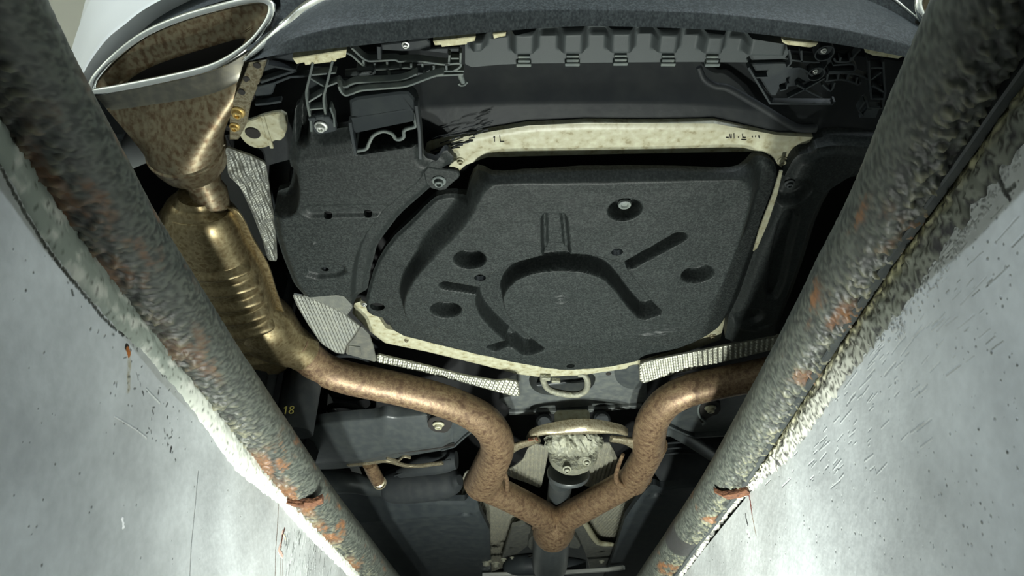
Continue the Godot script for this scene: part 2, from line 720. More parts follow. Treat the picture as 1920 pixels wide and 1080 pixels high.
func garage() -> void:
	struct("floor", slab(Vector3(-4, -0.14, -7), Vector3(-0.505, 0, 4)), M.concrete)
	struct("floor", slab(Vector3(0.47, -0.14, -7), Vector3(4, 0, 4)), M.concrete)
	struct("floor", slab(Vector3(-0.505, -0.14, -7), Vector3(0.47, 0, -5.0)), M.concrete)
	struct("floor", slab(Vector3(-0.505, -0.14, 1.6), Vector3(0.47, 0, 4)), M.concrete)
	struct("ceiling", slab(Vector3(-4.2, 3.0, -7.2), Vector3(4.2, 3.2, 4.2)), M.garage_paint)
	struct("wall_west", slab(Vector3(-4.2, -0.14, -7.2), Vector3(-4, 3.0, 4.2)), M.garage_paint)
	struct("wall_east", slab(Vector3(4, -0.14, -7.2), Vector3(4.2, 3.0, 4.2)), M.garage_paint)
	struct("wall_north", slab(Vector3(-4.2, -0.14, -7.2), Vector3(4.2, 3.0, -7)), M.garage_paint)
	struct("wall_south", slab(Vector3(-4.2, -0.14, 4), Vector3(4.2, 3.0, 4.2)), M.garage_paint)

# ---------------------------------------------------------------- the pit
const RIM := -0.095
var rim := {}

func rim_x(side: int, z: float) -> float:
	var a: Array = rim[side]
	if z >= a[0].z:
		return a[0].x
	for i in a.size() - 1:
		if z >= a[i + 1].z:
			return lerpf(a[i].x, a[i + 1].x, (a[i].z - z) / (a[i].z - a[i + 1].z))
	return a[-1].x

# where the sight line of a pixel meets the pit wall
func on_wall(side: int, px: float, py: float) -> Vector3:
	var x: float = rim[side][1].x
	var p := Vector3.ZERO
	for k in 6:
		p = PX(px, py, x + 0.008 * side)
		x = rim_x(side, p.z)
	return p

class WallPaint:
	var color: Image
	var height: Image
	var rng := RandomNumberGenerator.new()

	func at(p: Vector3) -> Vector2:
		return Vector2((-p.z - 0.2) * 1000.0, (-0.09 - p.y) * 1000.0)

	func dab(q: Vector2, r: float, c: Color, a: float, dh: float) -> void:
		for y in range(int(q.y - r), int(q.y + r) + 2):
			for x in range(int(q.x - r), int(q.x + r) + 2):
				if x < 0 or y < 0 or x >= color.get_width() or y >= color.get_height():
					continue
				var k := clampf(r + 0.5 - Vector2(x, y).distance_to(q), 0, 1)
				if k > 0:
					if a > 0:
						color.set_pixel(x, y, color.get_pixel(x, y).lerp(c, k * a))
					if dh != 0:
						var h := height.get_pixel(x, y).r
						var t := clampf(0.5 + dh, 0, 1)
						height.set_pixel(x, y, Color(lerpf(h, t, k), 0, 0))

	func stroke(pts: Array, r: float, c: Color, a: float, dh := 0.0, rough := 0.6) -> void:
		for i in pts.size() - 1:
			var p: Vector2 = pts[i]
			var q: Vector2 = pts[i + 1]
			var n := int(p.distance_to(q) / maxf(r * 0.7, 0.7)) + 1
			for k in n:
				var j := Vector2(rng.randf_range(-1, 1), rng.randf_range(-1, 1)) * r * rough
				dab(p.lerp(q, float(k) / n) + j, r * rng.randf_range(1.0 - rough * 0.6, 1.0 + rough * 0.4), c, a, dh)

func wall_paint(side: int) -> WallPaint:
	var w := WallPaint.new()
	w.rng.seed = 5 + side
	var big := noise_of(0.004, FastNoiseLite.TYPE_SIMPLEX_SMOOTH, 5, 21 + side).get_image(2048, 512)
	var n: PackedByteArray = big.get_data()
	var fine: PackedByteArray = noise_of(0.05, FastNoiseLite.TYPE_SIMPLEX_SMOOTH, 4, 31 + side).get_image(2048, 512).get_data()
	var rgb := PackedByteArray()
	rgb.resize(2048 * 512 * 3)
	var hh := PackedByteArray()
	hh.resize(2048 * 512)
	for i in 2048 * 512:
		var s := (178.0 if side < 0 else 198.0) + (n[i] - 128) * 0.16 + (fine[i] - 128) * 0.05
		rgb[i * 3] = int(s * 0.98)
		rgb[i * 3 + 1] = int(s)
		rgb[i * 3 + 2] = int(s * 1.0)
		hh[i] = int(128 + (n[i] - 128) * 0.35 + (fine[i] - 128) * 0.12)
	w.color = Image.create_from_data(2048, 512, false, Image.FORMAT_RGB8, rgb)
	w.height = Image.create_from_data(2048, 512, false, Image.FORMAT_L8, hh)
	return w

func wpts(w: WallPaint, side: int, a: Array) -> Array:
	var o := []
	for i in range(0, a.size(), 2):
		o.append(w.at(on_wall(side, a[i], a[i + 1])))
	return o

func wall_face(side: int, w: WallPaint) -> Mesh:
	var g := Geo.new()
	g.use_uv = true
	var rs := []
	var uvs := []
	for i in 90:
		var y := RIM - 1.655 * pow(i / 89.0, 1.5)
		var row := []
		for j in 150:
			var z := 0.62 - 5.6 * j / 149.0
			var x := rim_x(side, z) + 0.008 * side
			row.append(Vector3(x, y, z))
			var q := w.at(Vector3(x, y, z))
			uvs.append(Vector2(q.x / 2048.0, q.y / 512.0))
		rs.append(row)
	g.rows(rs)
	for i in uvs.size():
		g.uv[i] = uvs[i]
	# the back of the wall, so that it has thickness
	g.rows([[Vector3(rim_x(side, 0.62) + 0.17 * side, RIM, 0.62), Vector3(rim_x(side, -4.98) + 0.17 * side, RIM, -4.98)], [Vector3(rim_x(side, 0.62) + 0.17 * side, -1.75, 0.62), Vector3(rim_x(side, -4.98) + 0.17 * side, -1.75, -4.98)]])
	return g.done(179.0)

func wall_mat(called: String, w: WallPaint) -> StandardMaterial3D:
	var m := StandardMaterial3D.new()
	m.resource_name = called
	m.albedo_texture = ImageTexture.create_from_image(w.color)
	m.roughness = 0.6
	m.metallic_specular = 0.4
	m.texture_repeat = false
	m.heightmap_enabled = true
	m.heightmap_texture = ImageTexture.create_from_image(w.height)
	m.heightmap_scale = 0.4
	m.cull_mode = BaseMaterial3D.CULL_DISABLED
	return m

# a rough mortar bead along the top of a wall; low(z) is its lower edge
func lip(side: int, low: Array, called: String, rough: float, colours: Callable) -> void:
	var g := Geo.new()
	var nz := noise_of(1.0, FastNoiseLite.TYPE_SIMPLEX_SMOOTH, 5, 41 + side)
	var rs := []
	var cs := []
	var z := 0.3
	while z > -3.2:
		var y1: float = low[0].y
		for i in low.size() - 1:
			if z <= low[i].z and z >= low[i + 1].z:
				y1 = lerpf(low[i].y, low[i + 1].y, (low[i].z - z) / (low[i].z - low[i + 1].z))
		if z < low[-1].z:
			y1 = low[-1].y
		y1 += nz.get_noise_2d(z * 40, 3) * 0.012 * rough
		var row := []
		for k in 15:
			var t := k / 14.0
			var y := lerpf(RIM + 0.012, y1, t)
			var q := Vector3(0, y, z)
			var bump := nz.get_noise_2d(y * 90, z * 38) * 0.006 * rough + nz.get_noise_2d(y * 300, z * 120) * 0.0022 * rough
			var out := 0.011 * pow(sin(PI * clampf(0.12 + t * 0.88, 0, 1)), 0.6) + bump * sin(PI * minf(t + 0.15, 1.0)) - 0.004 * t
			row.append(Vector3(rim_x(side, z) + (0.008 - out) * side, y, z))
			cs.append(colours.call(z, t, nz.get_noise_2d(y * 190, z * 85), nz.get_noise_2d(y * 40 + 9, z * 22)))
		rs.append(row)
		z -= 0.004
	g.rows(rs)
	for i in cs.size():
		g.c[i] = cs[i]
	struct(called, g.done(179.0), M.painted)

func lin(r: float, g: float, b: float) -> Color:
	return Color(r / 255.0, g / 255.0, b / 255.0).srgb_to_linear()

func pit() -> void:
	rim[-1] = L3([-60, 140, 0, 235, 130, 430, 232, 560, 328, 684, 360, 720, 532, 933, 660, 1064, 800, 1230], RIM)
	rim[1] = L3([1930, 170, 1870, 250, 1790, 362, 1700, 480, 1610, 610, 1522, 740, 1408, 912, 1318, 1025, 1200, 1180], RIM)
	var dirt := Color(0.22, 0.23, 0.21)
	var rust := Color(0.45, 0.24, 0.12)
	var white := Color(0.95, 0.95, 0.93)
	var brown := Color(0.25, 0.17, 0.10)
	# left
	var w := wall_paint(-1)
	w.stroke(wpts(w, -1, [372, 882, 366, 950, 359, 1020, 356, 1080]), 0.9, Color(0.42, 0.44, 0.44), 0.7, -0.3, 0.4)
	w.stroke(wpts(w, -1, [522, 945, 520, 990, 517, 1030, 516, 1080]), 1.3, brown, 0.75, -0.1, 0.4)
	w.stroke(wpts(w, -1, [526, 1045, 525, 1080]), 1.0, brown, 0.5, 0, 0.4)
	w.stroke(wpts(w, -1, [530, 1048, 529, 1080]), 0.8, brown, 0.5, 0, 0.4)
	w.stroke(wpts(w, -1, [531, 995, 528, 1015, 522, 1030, 530, 1042]), 4.0, Color(0.78, 0.66, 0.6), 0.8, 0.3)
	w.stroke(wpts(w, -1, [534, 990, 529, 1005, 527, 1028]), 2.2, Color(0.22, 0.1, 0.07), 0.85, -0.4)
	w.stroke(wpts(w, -1, [532, 1002, 536, 1010]), 2.0, Color(0.9, 0.85, 0.7), 0.9, 0.2)
	w.stroke(wpts(w, -1, [0, 308, 20, 350, 60, 420, 92, 470, 140, 530, 190, 590, 218, 618]), 1.6, dirt, 0.75, -0.4, 0.8)
	w.stroke(wpts(w, -1, [10, 300, 40, 340, 60, 380]), 1.4, Color(0.3, 0.31, 0.3), 0.6, -0.3, 0.8)
	w.stroke(wpts(w, -1, [225, 620, 245, 625, 258, 632]), 3.0, Color(0.2, 0.21, 0.2), 0.8, -0.5)
	w.stroke(wpts(w, -1, [236, 648, 242, 652]), 3.0, Color(0.05, 0.05, 0.05), 0.95, -0.5)
	w.stroke(wpts(w, -1, [240, 655, 243, 668]), 3.2, Color(0.62, 0.36, 0.16), 0.9)
	w.stroke(wpts(w, -1, [242, 672, 242, 700, 240, 740]), 4.0, Color(0.55, 0.52, 0.42), 0.25)
	w.stroke(wpts(w, -1, [214, 780, 240, 795, 260, 808, 275, 820]), 0.9, Color(0.85, 0.86, 0.85), 0.6, 0.4, 0.5)
	w.stroke(wpts(w, -1, [274, 728, 300, 755]), 1.0, Color(0.8, 0.82, 0.8), 0.6, 0.4, 0.5)
	w.stroke(wpts(w, -1, [229, 970, 232, 990]), 2.2, Color(1, 1, 1), 0.9, 0.3)
	w.stroke(wpts(w, -1, [322, 837, 320, 845]), 2.0, Color(0.2, 0.2, 0.2), 0.8, -0.4)
	for k in 340:
		var px := w.rng.randf_range(120, 340)
		var py := w.rng.randf_range(520, 860)
		if absf(px - (py - 640) * 0.55 - 235) > 70 * w.rng.randf():
			continue
		var q := w.at(on_wall(-1, px, py))
		w.stroke([q, q + Vector2(w.rng.randf_range(-2, 7), w.rng.randf_range(-5, 5))], w.rng.randf_range(0.5, 1.3), Color(0.25, 0.26, 0.25), w.rng.randf_range(0.2, 0.7), -0.3)
	for k in 90:
		var q := w.at(on_wall(-1, w.rng.randf_range(20, 520), w.rng.randf_range(450, 1070)))
		w.dab(q, w.rng.randf_range(0.4, 1.4), Color(0.22, 0.23, 0.22), w.rng.randf_range(0.2, 0.8), -0.3)
	for k in 150:
		var py := w.rng.randf_range(990, 1075)
		var q := w.at(on_wall(-1, 535 + w.rng.randf() * (py - 930) * 0.9, py))
		w.stroke([q, q + Vector2(0, w.rng.randf_range(4, 26))], w.rng.randf_range(0.8, 2.5), [Color(0.55, 0.58, 0.57), Color(0.85, 0.87, 0.86), Color(0.3, 0.32, 0.31)][k % 3], 0.35, 0.1)
	struct("wall_left", wall_face(-1, w), wall_mat("left_wall_paint", w))
	# right
	w = wall_paint(1)
	w.stroke(wpts(w, 1, [1402, 918, 1407, 940, 1410, 965]), 2.4, Color(0.42, 0.15, 0.10), 0.9, 0.2, 0.4)
	w.stroke(wpts(w, 1, [1410, 965, 1414, 985, 1418, 1005]), 1.6, Color(0.5, 0.42, 0.32), 0.8, 0, 0.4)
	w.stroke(wpts(w, 1, [1398, 965, 1402, 985]), 2.5, Color(0.15, 0.16, 0.16), 0.8, -0.5)
	w.stroke(wpts(w, 1, [1402, 998, 1405, 1004]), 5.0, Color(1, 1, 1), 0.9, 0.4)
	for k in 170:
		var py := w.rng.randf_range(380, 900)
		var px := 1500.0 + (900 - py) * 0.62 + w.rng.randf_range(-90, 260) * w.rng.randf()
		var q := w.at(on_wall(1, px, py))
		var l := w.rng.randf_range(4, 46) * (0.3 + w.rng.randf())
		w.stroke([q, q + Vector2(l, -l * w.rng.randf_range(-0.05, 0.1))], w.rng.randf_range(0.4, 0.9), Color(0.38, 0.40, 0.39), w.rng.randf_range(0.02, 0.10), [-0.3, 0.3][k % 2], 0.3)
	for k in 500:
		var py := w.rng.randf_range(280, 1070)
		var px := w.rng.randf_range(1330, 1910)
		var q := w.at(on_wall(1, px, py))
		w.dab(q, w.rng.randf_range(0.4, 1.5), Color(0.24, 0.25, 0.24), w.rng.randf_range(0.05, 0.6), [-0.4, 0.4, 0.25][k % 3])
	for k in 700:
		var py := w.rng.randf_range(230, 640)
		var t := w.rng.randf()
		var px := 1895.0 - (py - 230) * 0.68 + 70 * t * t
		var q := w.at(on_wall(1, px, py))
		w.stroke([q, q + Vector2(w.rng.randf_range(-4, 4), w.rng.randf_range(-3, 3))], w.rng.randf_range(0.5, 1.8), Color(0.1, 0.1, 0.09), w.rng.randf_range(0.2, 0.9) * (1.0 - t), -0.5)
	w.stroke(wpts(w, 1, [1864, 305, 1885, 360, 1895, 376]), 1.6, Color(0.15, 0.15, 0.15), 0.7, -0.5)
	w.stroke(wpts(w, 1, [1825, 375, 1865, 310]), 1.2, Color(0.8, 0.82, 0.8), 0.7, 0.5)
	w.stroke(wpts(w, 1, [1864, 320, 1885, 362, 1905, 345]), 1.6, Color(0.3, 0.31, 0.3), 0.7, -0.4)
	struct("wall_right", wall_face(1, w), wall_mat("right_wall_paint", w))
	struct("floor", slab(Vector3(-0.8, -1.85, -5.0), Vector3(0.8, -1.75, 1.7)), M.concrete)
	struct("wall_front", slab(Vector3(-0.8, -1.75, -5.2), Vector3(0.8, -0.13, -4.95)), M.concrete)
	struct("wall_back", slab(Vector3(-0.8, -1.75, 0.61), Vector3(0.8, -0.13, 0.85)), M.concrete)
	struct("floor", slab(Vector3(-0.55, -0.14, 0.62), Vector3(0.52, -0.01, 1.62)), M.concrete)
	# boards over the near end of the pit
	for k in 4:
		struct("floor", slab(Vector3(-0.43, -0.09, -0.27 + 0.225 * k), Vector3(0.39, -0.05, -0.05 + 0.225 * k)), M.concrete)
	# mortar beads
	var low := []
	for q in [[0, 312], [60, 420], [140, 530], [215, 618], [262, 655], [322, 722], [395, 822], [440, 885], [488, 922], [524, 948], [556, 985], [590, 1020], [640, 1068], [690, 1130]]:
		low.append(on_wall(-1, q[0], q[1]))
	lip(-1, low, "trim_1", 0.4, func(z, t, n, m):
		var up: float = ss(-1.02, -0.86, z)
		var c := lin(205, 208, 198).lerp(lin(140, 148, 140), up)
		c = c.lerp(lin(196, 198, 190), ss(0.0, 0.5, m))
		c = c.lerp(lin(70, 74, 66), ss(0.30, 0.5, n) * 0.8)
		return c.lerp(lin(120, 118, 84), ss(0.16, 0.0, t) * 0.7))
	low = []
	for q in [[1920, 268], [1880, 330], [1830, 395], [1770, 470], [1722, 545], [1690, 585], [1634, 655], [1577, 730], [1530, 795], [1470, 875], [1430, 902], [1400, 926], [1354, 976], [1318, 1030], [1280, 1080], [1232, 1140]]:
		low.append(on_wall(1, q[0], q[1]))
	lip(1, low, "trim_2", 1.0, func(z, t, n, m):
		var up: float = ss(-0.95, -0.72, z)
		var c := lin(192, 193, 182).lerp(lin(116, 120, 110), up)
		c = c.lerp(lin(214, 206, 150), ss(0.55, 0.0, t) * 0.8)
		c = c.lerp(lin(34, 32, 24), ss(0.02, 0.20, n + (0.25 * (0.5 - t))) * 0.92)
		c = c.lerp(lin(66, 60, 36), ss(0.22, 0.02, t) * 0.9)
		c = c.lerp(lin(50, 50, 50), ss(0.86, 0.98, t + n * 0.2) * 0.8)
		return c.lerp(lin(40, 40, 44), ss(0.30, 0.46, m) * 0.9))

# ---------------------------------------------------------------- the two steel pipes along the pit
func scaly_pipe(px: Array, r: float, side: int, rusts: Array, sleeve: Array, sd: int) -> Mesh:
	var path := L3(px, -0.045)
	var c := spl(path, 30)
	var d0: Vector3 = (c[0] - c[12]).normalized()
	var d1: Vector3 = (c[-1] - c[-20]).normalized()
	for k in 20:
		c.push_front(c[0] + d0 * 0.03)
	for k in 40:
		c.append(c[-1] + d1 * 0.05)
	var length := 0.0
	for i in c.size() - 1:
		length += c[i].distance_to(c[i + 1])
	c = even(c, int(length / 0.0036))
	var fr := frames(c)
	var n1 := noise_of(1.0, FastNoiseLite.TYPE_SIMPLEX_SMOOTH, 3, sd)
	var n2 := noise_of(1.0, FastNoiseLite.TYPE_SIMPLEX_SMOOTH, 4, sd + 7)
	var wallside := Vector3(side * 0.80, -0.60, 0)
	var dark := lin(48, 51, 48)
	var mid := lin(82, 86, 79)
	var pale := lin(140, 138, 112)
	var g := Geo.new()
	var rs := []
	var cs := []
	for i in c.size():
		var z: float = c[i].z
		var row := []
		var rust_here := 0.0
		for u in rusts:
			rust_here = maxf(rust_here, u[2] * ss(u[1], u[1] * 0.3, absf(z - u[0])))
		var slv := 0.0
		if sleeve:
			slv = ss(0.012, 0.0, absf(z - sleeve[0]) - sleeve[1])
		for k in 84:
			var a := TAU * k / 84.0
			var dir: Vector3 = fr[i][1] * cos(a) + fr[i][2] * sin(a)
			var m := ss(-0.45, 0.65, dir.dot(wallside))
			var along := z * 1.0 + 0.020 * sin(a * 1.0 + side) + n2.get_noise_2d(z * 14, a * 2) * 0.012
			# scales: long round the pipe, short along it
			var q := Vector3(along * 105.0, cos(a) * 2.2, sin(a) * 2.2)
			var s := n1.get_noise_3dv(q)
			var ridge := 1.0 - absf(n1.get_noise_3dv(q * Vector3(1.0, 1.3, 1.3) + Vector3(50, 0, 0))) * 2.2
			var fine := n2.get_noise_3dv(Vector3(z * 130 + a * 1.5, cos(a) * 5, sin(a) * 5))
			var big := n2.get_noise_3dv(Vector3(z * 9, cos(a) * 1.2, sin(a) * 1.2))
			var h := m * (0.0070 * s + 0.0040 * ridge * absf(s)) + 0.0007 * s + 0.0006 * fine
			var rr: float = rust_here * ss(-0.05, 0.35, big + 0.35 * s + (m - 0.45) * 0.5)
			h = lerpf(h, 0.001 + 0.0004 * fine, slv)
			row.append(c[i] + dir * (r + h))
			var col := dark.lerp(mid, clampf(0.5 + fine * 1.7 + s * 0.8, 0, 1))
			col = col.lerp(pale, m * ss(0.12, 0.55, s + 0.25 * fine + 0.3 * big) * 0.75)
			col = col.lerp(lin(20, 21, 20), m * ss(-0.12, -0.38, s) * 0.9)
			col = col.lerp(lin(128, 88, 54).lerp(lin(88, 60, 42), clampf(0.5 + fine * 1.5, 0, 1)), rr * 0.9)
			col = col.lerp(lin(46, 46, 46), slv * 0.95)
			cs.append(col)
		rs.append(row)
	g.rows(rs, true, true, true)
	for i in cs.size():
		g.c[i] = cs[i]
	return g.done(179.0)

func steel_pipes() -> void:
	var t := thing("steel_pipe", "tar-blackened steel pipe on the left rim of the pit, rusty in its lower third", "pipe")
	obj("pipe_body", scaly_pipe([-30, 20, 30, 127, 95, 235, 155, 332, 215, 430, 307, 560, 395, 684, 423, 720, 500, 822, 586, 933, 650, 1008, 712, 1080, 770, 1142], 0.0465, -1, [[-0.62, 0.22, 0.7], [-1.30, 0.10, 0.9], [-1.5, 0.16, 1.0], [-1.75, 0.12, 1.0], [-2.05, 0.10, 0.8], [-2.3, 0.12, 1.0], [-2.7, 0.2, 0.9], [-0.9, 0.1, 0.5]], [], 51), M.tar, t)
	var g := Geo.new()
	var a := P(528, 936, -0.088)
	var b := P(604, 946, -0.094)
	bars(g, [a, a.lerp(b, 0.4) + Vector3(0, -0.003, 0.002), a.lerp(b, 0.75) + Vector3(0, 0.001, -0.002), b + Vector3(0, 0.012, 0)], 0.030, 0.012)
	bars(g, [a + Vector3(0, -0.006, 0.012), a.lerp(b, 0.6) + Vector3(0, -0.009, 0.012)], 0.008, 0.008)
	obj("weld_tab", g.done(), M.rust, t, "rusty orange weld tab")
	t = thing("steel_pipe", "tar-blackened steel pipe on the right rim of the pit with a smooth dark sleeve", "pipe")
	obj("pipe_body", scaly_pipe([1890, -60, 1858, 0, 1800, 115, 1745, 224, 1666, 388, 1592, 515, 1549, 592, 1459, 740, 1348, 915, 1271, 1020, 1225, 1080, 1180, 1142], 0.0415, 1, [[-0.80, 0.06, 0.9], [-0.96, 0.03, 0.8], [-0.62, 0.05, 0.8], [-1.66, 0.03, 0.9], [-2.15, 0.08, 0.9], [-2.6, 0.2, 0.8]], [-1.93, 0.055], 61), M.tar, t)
	g = Geo.new()
	a = P(1404, 918, -0.090)
	b = P(1345, 932, -0.092)
	bars(g, [a, a.lerp(b, 0.4) + Vector3(0, -0.003, 0.002), a.lerp(b, 0.75), b + Vector3(0, 0.012, 0)], 0.026, 0.012)
	obj("weld_tab", g.done(), M.rust, t, "rusty orange weld tab")
	g = Geo.new()
	var edge := []
	for z in range(0, 48):
		var zz := 0.3 - z * 0.075
		edge.append(Vector3(rim_x(1, zz) - 0.006, RIM + 0.018, zz))
	bars(g, edge, 0.012, 0.022)
	obj("edge_bar", g.done(), M.black_steel, t, "thin dark bar between pipe and wall")

# ---------------------------------------------------------------- the car
func part(called: String, g: Geo, m: Material, crease := 35.0, label := "", parent: Node3D = null) -> MeshInstance3D:
	var o := obj(called, g.done(crease), m, parent if parent else car, label)
	if not parent:
		o.position = -car.position
	return o

func bolt(p: Vector3, r: float, m: Material, parent: Node3D = null, axis := Vector3.DOWN, called := "bolt") -> void:
	var g := Geo.new()
	lathe(g, p - axis * r * 0.1, axis, [[r, 0], [r, r * 0.18], [r * 0.9, r * 0.28], [r * 0.66, r * 0.32], [r * 0.62, r * 0.8], [r * 0.52, r * 0.9], [r * 0.36, r * 0.9], [r * 0.32, r * 0.5], [0.00001, r * 0.45]], 18)
	part(called, g, m, 30.0, "", parent)

# a bolt seen at a pixel, wpx wide, under a surface of height y
func bolt_at(px: float, py: float, y: float, wpx: float, m: Material, parent: Node3D = null) -> void:
	var p := P(px, py, y)
	bolt(p, wpx * 0.5 * depth(p) / LENS, m, parent)

# tube through [x, y, height, width in pixels ...]
func ptube(g: Geo, a: Array, n := 18, steps := 6, caps := true, flat := 1.0) -> Array:
	var c := []
	var r := []
	for i in range(0, a.size(), 4):
		var p := P(a[i], a[i + 1], a[i + 2])
		c.append(p)
		r.append(Vector2(a[i + 3] * 0.5 * depth(p) / LENS, 0))
	var cs := spl(c, steps)
	var rs := spl(r, steps)
	var rad := []
	for q in rs:
		rad.append(q.x)
	tube(g, cs, rad, n, caps, flat)
	return cs

func centre(mesh_pts: Array) -> Vector3:
	var m := Vector3.ZERO
	for p in mesh_pts:
		m += p
	return m / mesh_pts.size()

func the_car() -> void:
	car = thing("car", "white car parked over the pit, its rear underside with rusty twin exhaust in view", "car")
	car.position = Vector3(0.12, 0, -2.3)
	shell()
	bumper()
	tail_pipes()
	rear_member()
	spare_cover()
	side_panels()
	sensor_brackets()
	muffler()
	heat_shields()
	exhaust_pipes()
	axle()
	front_part()

func shell() -> void:
	# body above the sills; its rear end is closed by the bumper
	var g := Geo.new()
	var rs := []
	for s in [[-0.96, 0.98, 0.0], [-1.1, 1.0, 0.0], [-2.0, 1.0, 0.35], [-2.6, 1.0, 0.5], [-3.6, 1.0, 0.35], [-4.4, 0.97, 0.0], [-5.0, 0.8, -0.1]]:
		var row := []
		for q in soft([Vector2(-0.86, 0.28), Vector2(-0.92, 0.55), Vector2(-0.90, 0.86), Vector2(-0.62, 1.0 + s[2]), Vector2(0.62, 1.0 + s[2]), Vector2(0.90, 0.86), Vector2(0.92, 0.55), Vector2(0.86, 0.28)], 2, false):
			row.append(Vector3(0.12 + q.x * s[1], q.y, s[0]))
		rs.append(row)
	g.rows(rs, false)
	g.rows([rs[0], rs[0].map(func(p): return Vector3(lerpf(p.x, 0.12, 0.6), lerpf(p.y, 0.75, 0.6), p.z + 0.02))])
	part("body_shell", g, M.white_paint, 50.0, "white painted body side")
	g = Geo.new()
	plate(g, [Vector3(-0.60, 0.56, -0.95), Vector3(0.84, 0.56, -0.95), Vector3(0.98, 0.50, -4.9), Vector3(-0.74, 0.50, -4.9)], Vector3(0, 0.03, 0), 0.004)
	bar(g, Vector3(-0.745, 0.40, -2.25), Vector3(-0.745, 0.36, -4.9), 0.06, 0.30)
	bar(g, Vector3(0.985, 0.40, -2.25), Vector3(0.985, 0.36, -4.9), 0.06, 0.30)
	bar(g, Vector3(-0.74, 0.42, -4.85), Vector3(0.98, 0.42, -4.85), 0.06, 0.3)
	part("floor_pan", g, M.dark, 35.0, "dark underbody behind the panels")
	for x in [-0.735, 0.975]:
		g = Geo.new()
		bar(g, Vector3(x, 0.40, -0.86), Vector3(x, 0.40, -1.42), 0.03, 0.34)
		part("wheel_arch_liner", g, M.dark)
	for s in [[-0.70, -1.79], [0.94, -1.79], [-0.70, -4.3], [0.94, -4.3]]:
		wheel(Vector3(s[0], 0.325, s[1]), -1 if s[0] < 0.1 else 1)

func wheel(at: Vector3, side: int) -> void:
	var g := Geo.new()
	var w := 0.125
	var prof := [[0.215, -w + 0.02], [0.24, -w + 0.004], [0.285, -w], [0.312, -w + 0.018], [0.321, -w + 0.035]]
	for gr in [-0.06, -0.02, 0.02, 0.06]:
		prof.append_array([[0.325, gr - 0.008], [0.317, gr - 0.005], [0.317, gr + 0.005], [0.325, gr + 0.008]])
	prof.append_array([[0.321, w - 0.035], [0.312, w - 0.018], [0.285, w], [0.24, w - 0.004], [0.215, w - 0.02], [0.21, 0.0], [0.215, -w + 0.02]])
	lathe(g, at, Vector3.RIGHT, prof, 72)
	var t := part("tyre", g, M.tyre_rubber, 30.0)
	g = Geo.new()
	lathe(g, at, Vector3.RIGHT * side, [[0.214, -0.10], [0.20, -0.10], [0.195, 0.02], [0.07, 0.06], [0.00001, 0.06]], 40)
	part("rim", g, M.tyre_rubber if at.z > -3.0 else M.zinc, 30.0, "", t)

